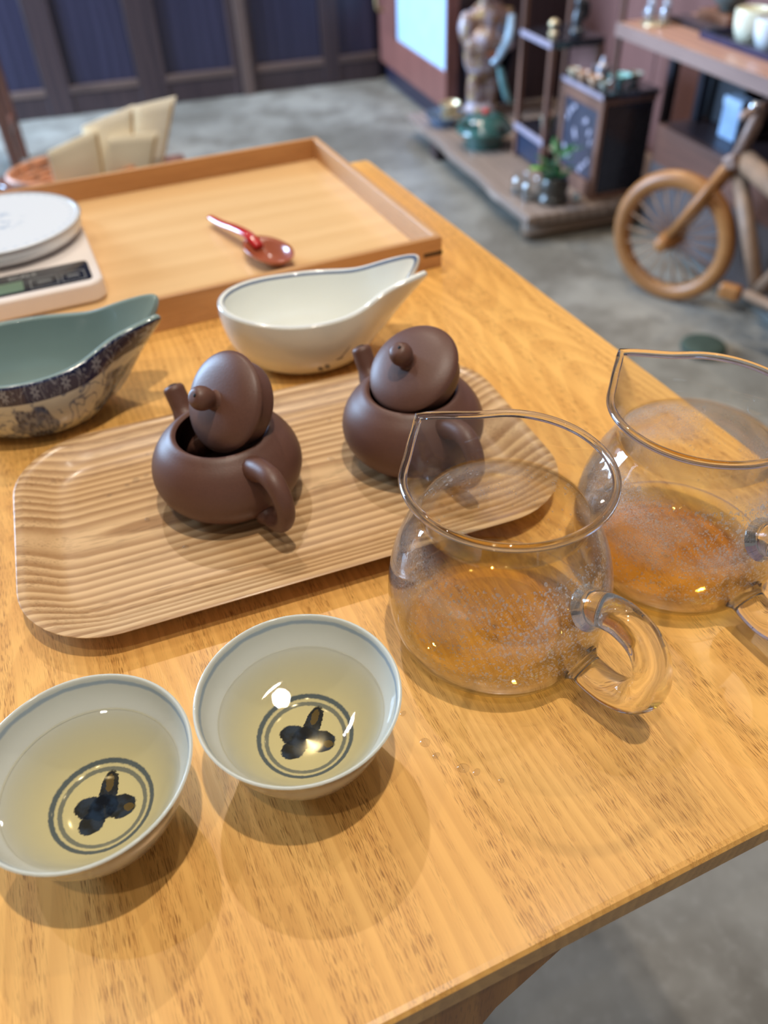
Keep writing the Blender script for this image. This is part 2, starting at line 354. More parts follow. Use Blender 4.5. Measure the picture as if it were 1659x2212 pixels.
# ------------------------------------------------------------------ THE ROOM
def concrete():
    t = NT('concrete'); co = t.coord()
    n1 = t.noise(co, 1.7, 5, .6); n2 = t.noise(co, 6, 5, .62); n3 = t.noise(co, 60, 4, .6)
    col = t.mix(t.ss(n1, .35, .65), srgb(104, 99, 90), srgb(150, 146, 137))
    col = t.mix(t.math('MULTIPLY', t.ss(n2, .45, .65), .6), col, srgb(90, 84, 75))
    col = t.mix(t.math('MULTIPLY', t.ss(n3, .5, .7), .25), col, srgb(154, 150, 142))
    ro = t.math('ADD', .32, t.math('MULTIPLY', n2, .3)); t.bump(n3, .08, .002)
    return t.base(col, ro)
M['concrete'] = concrete()
fl = MB().box(RW(0, 1.6, -.02), (7, 7, .04), PH).build('floor', M['concrete']); tag(fl, 'worn grey concrete floor with pale patches', kind='structure')
M['darkwood'] = wood('dark_stained_wood', srgb(66, 50, 50), srgb(40, 31, 36), 'Z', ring=30, rough=.36, pores=.2)
M['darkpanel'] = wood('dark_panel_wood', srgb(50, 46, 64), srgb(32, 30, 46), 'Z', ring=24, rough=.32, pores=.1)
M['rail'] = wood('worn_rail_wood', srgb(96, 76, 68), srgb(62, 48, 46), 'X', ring=30, rough=.4, pores=.1)
wf = MB().box(RW(-.8, 4.16, 1.25), (4.6, .08, 2.5), PH).build('wall_far', M['darkpanel']); tag(wf, 'dark wood panelled wall at the back of the room', kind='structure')
def rbox(name, mat, parent, u0, u1, v0, v1, z0, z1, bevel=0.0, kind=None):
    o = MB().box((0, 0, 0), (abs(u1 - u0), abs(v1 - v0), abs(z1 - z0))).build(name, mat, None, bevel=bevel)
    o.location = RW((u0 + u1) / 2, (v0 + v1) / 2, (z0 + z1) / 2); o.rotation_euler = (0, 0, PH)
    if parent is not None:
        o.parent = parent; o.matrix_parent_inverse = parent.matrix_basis.inverted()
    if kind: o['kind'] = kind
    return o
FV = 4.12
edges = [(-1.05, -.75), (-.63, -.33), (-.22, .07), (.20, .50), (.61, .92), (1.0, 1.18)]
for a, b in edges:
    rbox('panel', M['darkpanel'], wf, a, b, FV - .012, FV, .10, 1.35, .003)
    rbox('rail', M['rail'], wf, a - .01, b + .01, FV - .035, FV, .085, .115, .004)
    rbox('bottom_rail', M['darkwood'], wf, a - .01, b + .01, FV - .030, FV, 0, .085, .003)
for a, b in [(-.75, -.63), (-.33, -.22), (.07, .20), (.50, .535), (.585, .61), (.92, 1.0)]:
    rbox('stile', M['darkwood'], wf, a, b, FV - .035, FV, 0, 1.35, .004)
rbox('door_post', M['rail'], wf, .535, .585, FV - .05, FV, 0, 1.35, .004)
# red-brown side door with a frosted pane
M['redwood'] = wood('red_brown_wood', srgb(134, 84, 74), srgb(92, 56, 50), 'Z', ring=26, rough=.42, pores=.2)
M['redwood2'] = wood('red_wall_wood', srgb(126, 88, 82), srgb(94, 62, 58), 'Z', ring=22, rough=.5, pores=.15)
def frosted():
    t = NT('frosted_glow_pane'); n = t.noise(t.coord(), 14, 3)
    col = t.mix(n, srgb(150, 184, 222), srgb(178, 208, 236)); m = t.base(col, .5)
    t.put(t.b.inputs['Emission Color'], col); t.b.inputs['Emission Strength'].default_value = .08; return m  # faint emission put in to imitate daylight behind the glass
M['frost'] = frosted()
d1 = empty('door_1', RW(1.2, 3.63, 0), PH); tag(d1, 'red-brown wooden side door with a frosted pane given a faint glow', kind='structure')
def lbox(name, mat, parent, x0, x1, y0, y1, z0, z1, bevel=0.0, smooth=False):
    return MB().box(((x0 + x1) / 2, (y0 + y1) / 2, (z0 + z1) / 2), (x1 - x0, y1 - y0, z1 - z0)).build(name, mat, parent, bevel=bevel)
lbox('bottom_panel', M['redwood'], d1, -.01, .04, -.45, .43, .085, .215, .003)
lbox('side_stile', M['redwood'], d1, -.01, .04, -.45, -.435, .215, 1.6, .003)
lbox('side_stile', M['redwood'], d1, -.01, .04, .185, .43, .215, 1.6, .003)
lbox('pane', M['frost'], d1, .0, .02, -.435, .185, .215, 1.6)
lbox('shadow_gap_strip', M['darkpanel'], d1, .02, .05, -.45, .43, 0, .085)  # dark strip standing in for the shadow gap under the door
hb = MB().tube(spl([(-.012, .36, .30), (-.035, .36, .305), (-.04, .36, .335), (-.035, .36, .365), (-.012, .36, .37)]), .008, 8).build('door_handle', plain('old_brass', srgb(150, 128, 92), .4, .6), d1, True)
wn = rbox('wall_niche', M['darkwood'], None, 1.24, 1.80, 3.2, 3.26, 0, 2.4, kind='structure'); tag(wn, 'dark end wall of the display alcove')
wr = rbox('wall_right', M['redwood2'], None, 1.76, 1.82, .2, 3.2, 0, 2.4, kind='structure'); tag(wr, 'red-brown boarded wall behind the display shelves')
for i in range(10):
    v0 = .45 + i * .275
    rbox('board', M['redwood2'], wr, 1.745, 1.76, v0, v0 + .268, .0, 2.2, .003)

# ------------------------------------------------------------------ BACKGROUND THINGS
# low plank platform
PU, PV = 1.046, 2.10
M['oldplank'] = wood('weathered_plank', srgb(150, 132, 120), srgb(98, 80, 70), 'Y', ring=30, rough=.42, pores=.3, tone=.05)
M['logfoot'] = wood('log_foot_wood', srgb(128, 104, 84), srgb(76, 58, 46), 'X', ring=40, rough=.5, pores=.3)
pl = empty('low_platform', RW(1.36, 2.66, 0), PH); tag(pl, 'low weathered plank platform on blocks along the side wall', 'platform')
def wob_board(name, mat, parent, x0, x1, y0, y1, z0, z1, amp=.008):
    bm = bmesh.new(); n = 14; vs = []
    for j in range(n + 1):
        y = y0 + (y1 - y0) * j / n; k = amp * math.sin(j * 1.3 + 1) * .6 + random.uniform(-amp, amp) * .4
        row = [bm.verts.new((x, y, z)) for x, z in ((x0 + k, z0), (x0 + k - .004, (z0 + z1) / 2), (x0 + k, z1), (x1, z1), (x1, z0))]; vs.append(row)
    for j in range(n):
        for i in range(5): bm.faces.new((vs[j][i], vs[j][(i + 1) % 5], vs[j + 1][(i + 1) % 5], vs[j + 1][i]))
    bm.faces.new(vs[0][::-1]); bm.faces.new(vs[-1]); bmesh.ops.recalc_face_normals(bm, faces=bm.faces)
    me = bpy.data.meshes.new(name); bm.to_mesh(me); bm.free(); o = link(name, me, mat, parent)
    b = o.modifiers.new('bevel', 'BEVEL'); b.width = .004; b.segments = 2; b.limit_method = 'ANGLE'; return o
wob_board('plank', M['oldplank'], pl, PU - 1.36, -.04, PV - 2.66, .56, .052, .08)
wob_board('plank', M['oldplank'], pl, -.036, .30, PV - 2.66, .56, .052, .08, .001)
lg = MB().tube([(PU - 1.36 + .01, PV - 2.66 + .035, .028), (-.1, PV - 2.66 + .03, .030), (.28, PV - 2.66 + .035, .028)], [.026, .028, .027], 14, True, 1.0).build('log_foot', M['logfoot'], pl, True)
for x, y in ((PU - 1.36 + .03, .26), (.24, .26), (.24, -.1), (.0, .5)):
    lbox('block_foot', M['darkwood'], pl, x - .03, x + .03, y - .035, y + .035, 0, .052, .003)

# robed standing statue
def statue():
    root = empty('statue', RW(1.306, 3.10, .08), PH); tag(root, 'tall carved figure in glazed robes standing on the low platform', 'statue')
    m = MB()
    m.ellip((.0, 0, .02), (.075, .06, .022)); m.ellip((-.03, 0, .09), (.030, .028, .09)); m.ellip((.035, .0, .09), (.034, .03, .09))
    m.ellip((.0, .0, .20), (.075, .06, .075)); m.ellip((-.01, -.02, .25), (.066, .058, .06)); m.ellip((.015, 0, .32), (.078, .055, .06))
    m.ellip((-.075, -.015, .30), (.030, .030, .055)); m.ellip((-.06, -.03, .245), (.026, .03, .04)); m.ellip((.09, -.01, .29), (.034, .034, .065)); m.ellip((.065, -.04, .24), (.042, .03, .028))
    m.ellip((.005, -.01, .372), (.03, .03, .03)); m.ellip((.0, -.015, .425), (.042, .045, .052)); m.ellip((-.004, -.05, .42), (.012, .014, .014)); m.ellip((-.042, -.01, .42), (.01, .014, .02)); m.ellip((.042, -.01, .42), (.01, .014, .02))
    t = NT('mottled_glaze'); co = t.coord(); n = t.noise(co, 16, 4, .6, .6); n2 = t.noise(co, 40, 3)
    col = t.mix(t.ss(n, .40, .55), srgb(178, 172, 188), srgb(136, 106, 90)); col = t.mix(t.ss(n2, .56, .66), col, srgb(176, 150, 104))
    t.base(col, .25, 0, .4)
    b = m.build('figure', t.m, root, True); rm = b.modifiers.new('remesh', 'REMESH'); rm.mode = 'VOXEL'; rm.voxel_size = .006; rm.use_smooth_shade = True
    sm = b.modifiers.new('smooth', 'SMOOTH'); sm.iterations = 5
    robe = MB(); prof = []
    n_ = 20
    v = []; f = []
    for j in range(12):
        z = .345 - j * .029; rx = .088 + .018 * math.sin(j * .5); ry = .062
        for i in range(n_):
            a = R(-35 + 190 * i / (n_ - 1)); k = 1 + .05 * math.sin(i * 2.1 + j * .25); v.append((.02 + rx * k * math.cos(a), ry * k * math.sin(a), z))
    for j in range(11):
        for i in range(n_ - 1): f.append((j * n_ + i, j * n_ + i + 1, (j + 1) * n_ + i + 1, (j + 1) * n_ + i))
    ro = MB().add(v, f).build('cloak', plain('navy_glaze', srgb(34, 42, 62), .25, coat=.5), root, True); so = ro.modifiers.new('solid', 'SOLIDIFY'); so.thickness = .006
    MB().tube(spl([(.085, -.045, .33), (.07, -.07, .27), (.035, -.075, .215), (.01, -.07, .185)]), [.014, .018, .016, .012], 10).build('sash', plain('pale_blue_glaze', srgb(150, 176, 198), .2, coat=.6), root, True)
    MB().tube(spl([(.045, -.055, .17), (.055, -.07, .12), (.075, -.075, .07), (.098, -.07, .045)]), [.012, .014, .014, .009], 10).build('sash', plain('teal_glaze', srgb(92, 132, 134), .2, coat=.6), root, True)
    MB().tube(spl([(-.05, -.03, .235), (.01, -.07, .215), (.06, -.055, .225)]), [.010, .012, .010], 10).build('belt', plain('rust_glaze', srgb(128, 74, 52), .3), root, True)
    return root
statue()
# blue dish with two brass cups
dish = MB().lathe(splp([(.00002, .004), (.03, .004), (.045, .0), (.05, .004), (.062, .02), (.074, .034), (.078, .038), (.074, .037), (.058, .021), (.046, .009), (.00002, .008)], 3), 36).build('bowl', plain('slate_blue_glaze', srgb(92, 112, 140), .22, coat=.5), None, True)
dish.location = RW(1.135, 3.03, .08); tag(dish, 'wide slate-blue footed bowl at the end of the platform', 'bowl')
brass = plain('aged_brass', srgb(214, 198, 164), .28, .7)
cupp = splp([(.00002, .002), (.014, .0), (.018, .003), (.026, .012), (.032, .022), (.033, .024), (.031, .023), (.024, .014), (.00002, .006)], 3)
cb = MB().lathe([(r * 1.35, z * 1.35) for r, z in cupp], 28).build('brass_cup', brass, None, True); cb.location = RW(1.152, 3.00, .0895); cb.rotation_euler = (0, 0, 0)
tag(cb, 'pale brass cup lying in the slate-blue bowl, lower of two', 'cup', 'brass cups in the blue bowl')
cb2 = MB().lathe([(r * 1.2, z * 1.8) for r, z in cupp], 28).build('brass_cup', brass, None, True); cb2.location = RW(1.146, 3.01, .1165); tag(cb2, 'pale brass cup stacked on the other in the slate-blue bowl', 'cup', 'brass cups in the blue bowl')
# dark green squat teapot with red tag
gp = empty('green_teapot', RW(1.175, 2.745, .08), PH); tag(gp, 'squat dark green glazed teapot with a red knob on the platform', 'teapot')
M['greenglaze'] = plain('dark_green_glaze', srgb(48, 84, 78), .18, coat=.6, var=.25, scale=20)
MB().lathe(splp([(.00002, .002), (.06, .0), (.066, .004), (.07, .03), (.074, .045), (.098, .052), (.094, .066), (.074, .088), (.045, .102), (.00002, .106)], 4), 40).build('body', M['greenglaze'], gp, True)
MB().lathe(splp([(.00002, .12), (.009, .119), (.012, .112), (.008, .106), (.006, .10)], 3), 16).build('knob', plain('red_lacquer', srgb(196, 58, 48), .3), gp, True)
MB().tube(spl([(-.055, -.02, .07), (-.085, -.03, .085), (-.105, -.035, .105)]), [.014, .010, .008], 10).build('spout', M['greenglaze'], gp, True)
MB().lathe([(.012, 0), (.014, .004), (.010, .006), (.00002, .006)], 16, (-.06, -.05, .094)).build('button', plain('pale_glaze', srgb(220, 226, 224), .2), gp, True)
dh = MB().ellip((.02, -.083, .068), (.022, .010, .014)).build('air_hole', plain('dark_vent', (.01, .015, .015, 1), .5), gp, True)

# two-tier display stand
ds = empty('display_stand', RW(1.232, 2.62, .08), PH); tag(ds, 'tall narrow wooden display stand with two shelves behind the lacquer cabinet', 'stand')
M['standwood'] = wood('stand_wood', srgb(120, 86, 72), srgb(70, 48, 42), 'Z', ring=50, rough=.35, pores=.2)
M['lacquer'] = plain('black_lacquer', srgb(38, 38, 46), .22, coat=.5)
lbox('top_shelf', M['lacquer'], ds, 0, .17, -.218, .0, .358, .378, .002)
lbox('shelf_edge', plain('pale_edge', srgb(150, 142, 158), .3), ds, -.006, .0, -.218, .0, .360, .377, .001)
lbox('lower_shelf', M['lacquer'], ds, 0, .17, -.218, .0, .085, .108, .002)
lbox('shelf_edge', plain('pale_edge2', srgb(150, 142, 158), .3), ds, -.006, .0, -.218, .0, .087, .107, .001)
lbox('apron_panel', plain('navy_panel', srgb(44, 52, 72), .3), ds, .004, .012, -.215, -.0, .012, .085, .001)
for x, y in ((.004, -.008), (.004, -.21), (.16, -.008), (.16, -.21)):
    lbox('post', M['standwood'], ds, x - .009, x + .009, y - .009, y + .009, 0, .60 if y > -.1 else .36, .002)
lbox('back_panel', M['redwood2'], ds, .165, .172, -.215, 0, .108, .358, .001)
# small things on the stand
g1 = MB().lathe(splp([(.00002, 0), (.014, 0), (.016, .004), (.010, .010), (.014, .02), (.016, .03), (.010, .038), (.00002, .042)], 3), 20).build('brass_ornament', brass, None, True); g1.location = RW(1.28, 2.50, .458); tag(g1, 'small rounded brass ornament on the top shelf of the stand', 'ornament')
fg = empty('bronze_figurine', RW(1.325, 2.435, .458), PH); tag(fg, 'dark bronze figurine with a round shield on the display stand', 'figurine')
M['bronze'] = plain('dark_bronze', srgb(86, 88, 92), .35, .5, var=.3)
m = MB(); m.ellip((0, 0, .014), (.024, .022, .016)); m.ellip((-.002, 0, .045), (.017, .015, .035)); m.ellip((-.004, -.002, .088), (.013, .013, .018)); m.tube([(0, 0, .07), (.006, 0, .115), (.004, 0, .15)], [.005, .004, .003], 8)
b = m.build('figure', M['bronze'], fg, True); rm = b.modifiers.new('r', 'REMESH'); rm.mode = 'VOXEL'; rm.voxel_size = .003; rm.use_smooth_shade = True
MB().ellip((.018, .002, .068), (.017, .010, .028)).build('shield', plain('dark_iron', srgb(46, 50, 56), .35, .4), fg, True)
tc = empty('tea_light_cup', RW(1.268, 2.462, .188), PH); tag(tc, 'tall pale green cup holding a pink ball on the lower shelf', 'cup')
MB().lathe(splp([(.00002, .002), (.014, 0), (.016, .003), (.019, .028), (.022, .05), (.0205, .05), (.017, .028), (.00002, .01)], 3), 20).build('body', plain('sage_glaze', srgb(128, 134, 120), .3), tc, True)
MB().ellip((0, 0, .052), (.017, .017, .016)).build('ball', plain('pink_ball', srgb(206, 166, 150), .4), tc, True)
sb_ = MB().ellip((0, 0, .012), (.011, .011, .012)).build('marble_ball', plain('silver_ball', srgb(170, 174, 190), .15, .6), None, True); sb_.location = RW(1.246, 2.420, .1875); tag(sb_, 'small silver ball beside the pale green cup on the lower shelf', 'ball')

# black lacquer cabinet with carved door
cu0, cu1, cv0, cv1, cz0, cz1 = 1.277, 1.445, 2.150, 2.392, .08, .372
cab = empty('lacquer_cabinet', RW(cu0, cv0, .08), PH); tag(cab, 'black lacquer cabinet with flower inlaid door standing on the platform', 'cabinet')
L, Dp, Hh = cv1 - cv0, cu1 - cu0, cz1 - cz0
lbox('body', M['lacquer'], cab, .008, Dp, .004, L, .012, Hh - .012, .002)
lbox('top_board', M['lacquer'], cab, -.006, Dp + .004, -.006, L + .006, Hh - .014, Hh, .002)
lbox('top_edge', plain('pale_edge3', srgb(148, 140, 156), .3), cab, -.010, -.006, -.006, L + .006, Hh - .013, Hh - .001, .001)
M['frame'] = wood('cabinet_frame_wood', srgb(132, 96, 80), srgb(84, 58, 50), 'Z', ring=50, rough=.35, pores=.2)
for nm, y0, y1, z0, z1 in (('frame_post', -.004, .018, 0, Hh - .014), ('frame_post', L - .018, L + .002, 0, Hh - .014), ('frame_rail', .018, L - .018, Hh - .05, Hh - .014), ('frame_rail', .018, L - .018, .0, .045)):
    lbox(nm, M['frame'], cab, -.004, .010, y0, y1, z0, z1, .002)
lbox('frame_rail', M['frame'], cab, .010, Dp, -.002, .006, Hh - .03, Hh - .014, .001); lbox('frame_rail', M['frame'], cab, .010, Dp, -.002, .006, 0, .014, .001)
dr = lbox('door', plain('slate_door', srgb(62, 64, 78), .3), cab, .002, .008, .02, L - .02, .046, Hh - .051, .001)
pearl = plain('mother_of_pearl', srgb(172, 168, 186), .2, .1, var=.2)
fm = MB()
fm.ellip((.0015, .0, .0), (.002, .016, .010), 12, 6)
def petal(y, z, s=1.0, rot=0):
    mb = MB(); mb.ellip((0, 0, 0), (.0022, .013 * s, .007 * s), 12, 6, Matrix.Rotation(rot, 3, 'X')); o = mb.build('inlay_petal', pearl, dr, True); o.location = (.00002, y, z); return o
for (y, z, s, r) in ((.188, .205, 1, .4), (.165, .222, 1, -.2), (.200, .185, .8, .9), (.09, .200, 1.1, -.4), (.062, .175, 1, -.9), (.05, .15, .8, -1.3), (.15, .155, 1, 1.4), (.14, .145, .8, 1.2), (.203, .10, .9, .8), (.182, .075, 1, .3), (.17, .085, .8, -.3), (.08, .075, 1, -.3), (.055, .095, 1, -.9), (.095, .06, .8, .3), (.13, .11, .7, 1.5)): petal(y, z, s, r)
# things on the cabinet
zt = .372
lt = lbox('round_tray', M['lacquer'], None, -.03, .03, -.03, .03, 0, .006); bpy.data.objects.remove(lt, do_unlink=True)
smallp = splp([(.00002, .002), (.008, 0), (.010, .002), (.016, .012), (.018, .020), (.0168, .020), (.012, .008), (.00002, .005)], 3)
def cupobj(name, mat, loc, prof, label, cat, group=None, s=1.0):
    o = MB().lathe([(r * s, z * s) for r, z in prof], 24).build(name, mat, None, True); o.location = loc; tag(o, label, cat, group); return o
cream = plain('cream_glaze', srgb(206, 190, 164), .2, coat=.5)
cupobj('small_cup', cream, RW(1.290, 2.365, zt), smallp, 'small cream cup at the far left on the cabinet', 'cup', 'small cups on the cabinet')
cupobj('small_cup', plain('tan_glaze', srgb(198, 158, 128), .2, coat=.5), RW(1.292, 2.310, zt), smallp, 'small tan cup on the front edge of the cabinet', 'cup', 'small cups on the cabinet', 1.1)
cupobj('small_cup', plain('peach_glaze', srgb(214, 176, 146), .2, coat=.5), RW(1.296, 2.250, zt), smallp, 'small peach cup nearest the corner of the cabinet', 'cup', 'small cups on the cabinet', 1.15)
cupobj('small_cup', plain('grey_glaze', srgb(150, 152, 140), .25, coat=.5), RW(1.300, 2.195, zt), smallp, 'small grey cup at the near corner of the cabinet', 'cup', 'small cups on the cabinet')
pot = empty('silver_pot', RW(1.365, 2.33, zt), PH); tag(pot, 'small grey tin kettle with a pointed lid on the cabinet', 'pot')
MB().lathe(splp([(.00002, 0), (.018, 0), (.022, .012), (.020, .028), (.010, .036), (.008, .04), (.005, .05), (.00002, .055)], 3), 24).build('body', plain('tin', srgb(160, 156, 164), .3, .6), pot, True)
MB().tube(spl([(-.018, 0, .016), (-.028, 0, .022), (-.032, 0, .034)]), [.006, .004, .003], 8).build('spout', plain('tin2', srgb(160, 156, 164), .3, .6), pot, True)
bowlp = splp([(.00002, .003), (.010, 0), (.012, .003), (.024, .014), (.032, .028), (.0305, .028), (.022, .014), (.00002, .006)], 3)
cupobj('turquoise_bowl', plain('turquoise_glaze', srgb(140, 190, 188), .2, coat=.5), RW(1.355, 2.215, zt), bowlp, 'pale turquoise bowl on the cabinet', 'bowl')
cupobj('grey_bowl', plain('ash_grey_glaze', srgb(134, 134, 124), .3, coat=.4), RW(1.415, 2.235, zt), bowlp, 'low ash grey bowl at the back of the cabinet', 'bowl', None, .8)

# plant in a dark pot
pp = empty('potted_plant', RW(1.168, 2.185, .08), PH); tag(pp, 'small leafy green plant in a squat dark pot on the platform', 'plant')
MB().lathe(splp([(.00002, .002), (.038, 0), (.044, .004), (.048, .014), (.040, .028), (.044, .05), (.040, .07), (.034, .074), (.033, .066), (.00002, .064)], 3), 32).build('pot', plain('dark_stoneware', srgb(52, 48, 42), .3, coat=.3), pp, True)
def leaf(parent, base, dirv, ln, wd, mat):
    d = Vector(dirv).normalized(); s = d.cross(Vector((0, 0, 1))).normalized(); n = s.cross(d); v = []; f = []
    for i in range(7):
        u = i / 6; w = wd * math.sin(math.pi * min(u * .92 + .08, 1)) ; c = Vector(base) + d * ln * u + n * (-.25 * ln * u * u)
        v += [c - s * w, c + n * (-.12 * w), c + s * w]
    for i in range(6):
        for j in range(2): f.append((i * 3 + j, i * 3 + j + 1, (i + 1) * 3 + j + 1, (i + 1) * 3 + j))
    o = MB().add(v, f).build('leaf', mat, parent, True); so = o.modifiers.new('s', 'SOLIDIFY'); so.thickness = .0008
    return o
gd = plain('dark_leaf', srgb(40, 92, 48), .35); gl_ = plain('bright_leaf', srgb(112, 170, 44), .35)
for i in range(13):
    a = i * 2.4; leaf(pp, (.01 * math.cos(a), .01 * math.sin(a), .07 + .03 * (i % 3)), (math.cos(a), math.sin(a), .55 + .3 * (i % 2)), .05 + .012 * (i % 3), .013, gd)
leaf(pp, (-.03, .02, .095), (-.8, .35, .2), .042, .014, gl_)
for i in range(3): MB().tube([(0, 0, .064), (.008 * (i - 1), .006 * (i % 2), .125)], .0025, 6).build('stem', gd, pp, True)
jr = empty('glass_jar', RW(1.105, 2.285, .08), PH); tag(jr, 'small clear glass jar beside the potted plant', 'jar')
MB().lathe(splp([(.00002, 0), (.024, 0), (.028, .006), (.028, .04), (.022, .052), (.024, .058)], 3), 24).build('body', M['jar'], jr, True)
MB().lathe(splp([(.00002, .002), (.024, .002), (.026, .01), (.00002, .012)], 2), 20).build('pebbles', plain('dark_pebbles', srgb(70, 64, 60), .6, var=.4, scale=200), jr, True)
jr2 = copy_tree(jr); jr2.location = RW(1.112, 2.228, .08); jr2['label'] = 'small clear glass jar right against the plant pot'
jr['group'] = jr2['group'] = 'glass jars on the platform'
pb = MB().ellip((0, 0, .012), (.012, .012, .012)).build('glass_ball', plain('pale_blue_ball', srgb(176, 206, 224), .1, coat=.8), None, True); pb.location = RW(1.232, 2.160, .08); tag(pb, 'pale blue ball beside the dark plant pot', 'ball')

# display counter on the right
ct = empty('display_counter', RW(1.285, 2.15, 0), PH); tag(ct, 'long wooden display counter with dark metal legs at the right', 'counter')
M['counter'] = wood('counter_wood', srgb(196, 152, 130), srgb(140, 100, 84), 'Y', ring=36, rough=.3, pores=.3)
M['counterface'] = wood('counter_edge_wood', srgb(150, 124, 116), srgb(110, 86, 80), 'Y', ring=60, rough=.4, pores=.3)
lbox('top_board', M['counter'], ct, .004, .44, -1.25, .0, .520, .548, .002)
lbox('edge_strip', M['counterface'], ct, -.004, .004, -1.25, .0, .516, .5475, .001)
M['iron'] = plain('dark_iron_post', srgb(46, 44, 52), .4, .3)
lbox('corner_post', M['standwood'], ct, .004, .016, -.012, .0, .38, .516, .001); lbox('corner_post', M['standwood'], ct, .004, .016, -.012, .0, .548, .72, .001)
for x, y, z_ in ((.24, .06, .081), (.24, -.09, .3005), (.24, -.9, .3005), (.42, -.9, .3005), (.42, -.04, 0)):
    lbox('leg', M['iron'], ct, x - .012, x + .012, y - .012, y + .012, z_, .52, .001)
lbox('back_rail', M['iron'], ct, .41, .43, -1.2, -.02, .48, .52, .001)
# low plinth under the counter
ph_ = empty('plinth', RW(1.415, 1.9, 0), PH); tag(ph_, 'low dark plinth with a brown top under the display counter', 'plinth')
M['plinth'] = plain('dark_grey_panel', srgb(84, 76, 76), .5, var=.1, scale=6)
lbox('front_panel', M['plinth'], ph_, .0, .02, -1.4, .18, .02, .20, .002)
lbox('upper_board', wood('plinth_brown', srgb(118, 78, 62), srgb(76, 50, 42), 'Y', ring=30, rough=.45), ph_, .0, .02, -1.4, .18, .20, .30, .002)
lbox('kick_strip', plain('kick_strip', srgb(96, 96, 92), .4), ph_, -.012, .02, -1.4, .18, .0, .02, .002)
lbox('top_board', M['darkwood'], ph_, .02, .32, -1.4, .18, .285, .30, .002)
lbox('side_panel', M['plinth'], ph_, .02, .32, .165, .18, .0, .285, .002)
wb = empty('white_box', RW(1.50, 1.89, .30), PH); tag(wb, 'upright pale blue-white box under the display counter', 'box')
lbox('carton', plain('pale_box', srgb(150, 176, 208), .5), wb, 0, .035, -.036, .036, 0, .095, .004); lbox('lid', plain('pale_box_lid', srgb(170, 194, 222), .5), wb, -.002, .037, -.038, .038, .078, .1, .003)
db = empty('storage_bin', RW(1.615, 2.02, .3005), PH); tag(db, 'dark storage bin behind the pale box under the counter', 'bin')
lbox('body', plain('dark_bin', srgb(40, 42, 48), .5), db, -.06, .08, -.10, .06, 0, .15, .006); lbox('rim', plain('dark_bin2', srgb(54, 56, 62), .4), db, -.064, .084, -.104, .064, .15, .162, .003)

# things on the counter
zc = .548
bs = empty('bird_figurine', RW(1.352, 2.075, zc), PH); tag(bs, 'pair of silver-grey bird figurines on a gilt base on the counter', 'figurine')
MB().lathe(splp([(.00002, 0), (.034, 0), (.036, .004), (.030, .009), (.00002, .01)], 2), 24).build('base', brass, bs, True)
sil = plain('silver_grey', srgb(176, 178, 188), .25, .5, var=.25, scale=90)
for x, y in ((-.014, .012), (.014, -.014)):
    m = MB(); m.ellip((x, y, .028), (.013, .016, .019)); m.ellip((x - .002, y - .006, .05), (.010, .011, .011)); m.ellip((x - .003, y - .018, .049), (.003, .006, .003)); m.ellip((x, y + .018, .02), (.006, .014, .006)); m.build('bird', sil, bs, True)
dt = empty('serving_tray', RW(1.455, 1.80, zc), PH); tag(dt, 'black lacquer tray under the white cups on the counter', 'tray')
lbox('base', M['lacquer'], dt, -.085, .10, -.22, .10, 0, .006, .001)
navy = plain('navy_lacquer', srgb(44, 48, 76), .2, coat=.5)
for a in ((-.09, -.083, -.22, .10), (.098, .105, -.22, .10), (-.09, .105, .095, .102), (-.09, .105, -.224, -.217)): lbox('rim', navy, dt, a[0], a[1], a[2], a[3], 0, .016, .001)
tall = splp([(.00002, .004), (.020, 0), (.024, .003), (.032, .018), (.036, .036), (.037, .06), (.035, .06), (.033, .034), (.022, .012), (.00002, .009)], 3)
wg = plain('ivory_glaze', srgb(246, 240, 214), .2, coat=.5); wg2 = plain('cool_white_glaze', srgb(232, 236, 240), .15, coat=.5)
cupobj('white_cup', wg, RW(1.425, 1.800, zc + .006), tall, 'large ivory cup at the left of the black tray', 'cup', 'white cups on the black tray', 1.05)
cupobj('white_cup', wg2, RW(1.418, 1.718, zc + .006), tall, 'cool white cup nearest the front of the black tray', 'cup', 'white cups on the black tray', .95)
cupobj('white_cup', wg, RW(1.500, 1.755, zc + .006), tall, 'ivory cup standing behind the others on the black tray', 'cup', 'white cups on the black tray', 1.0)
bsn = empty('stone_bowl', RW(1.535, 2.035, zc), PH); tag(bsn, 'round grey-green bowl on a brown stand at the back of the counter', 'bowl')
lbox('stand', wood('stand_brown', srgb(150, 106, 80), srgb(104, 68, 50), 'Y', rough=.4), bsn, -.05, .06, -.07, .06, 0, .022, .003)
MB().lathe([(r * 1.9, z * 1.9 + .022) for r, z in bowlp], 32).build('body', plain('grey_green_glaze', srgb(116, 130, 128), .3, coat=.3, var=.25, scale=30), bsn, True)
dtr = empty('flat_tray', RW(1.455, 2.03, zc), PH); tag(dtr, 'flat dark tray between the birds and the stone bowl', 'tray')
lbox('base', M['lacquer'], dtr, -.05, .02, -.10, .09, 0, .008, .002); lbox('rim', M['lacquer'], dtr, -.054, -.05, -.10, .09, 0, .014, .001)

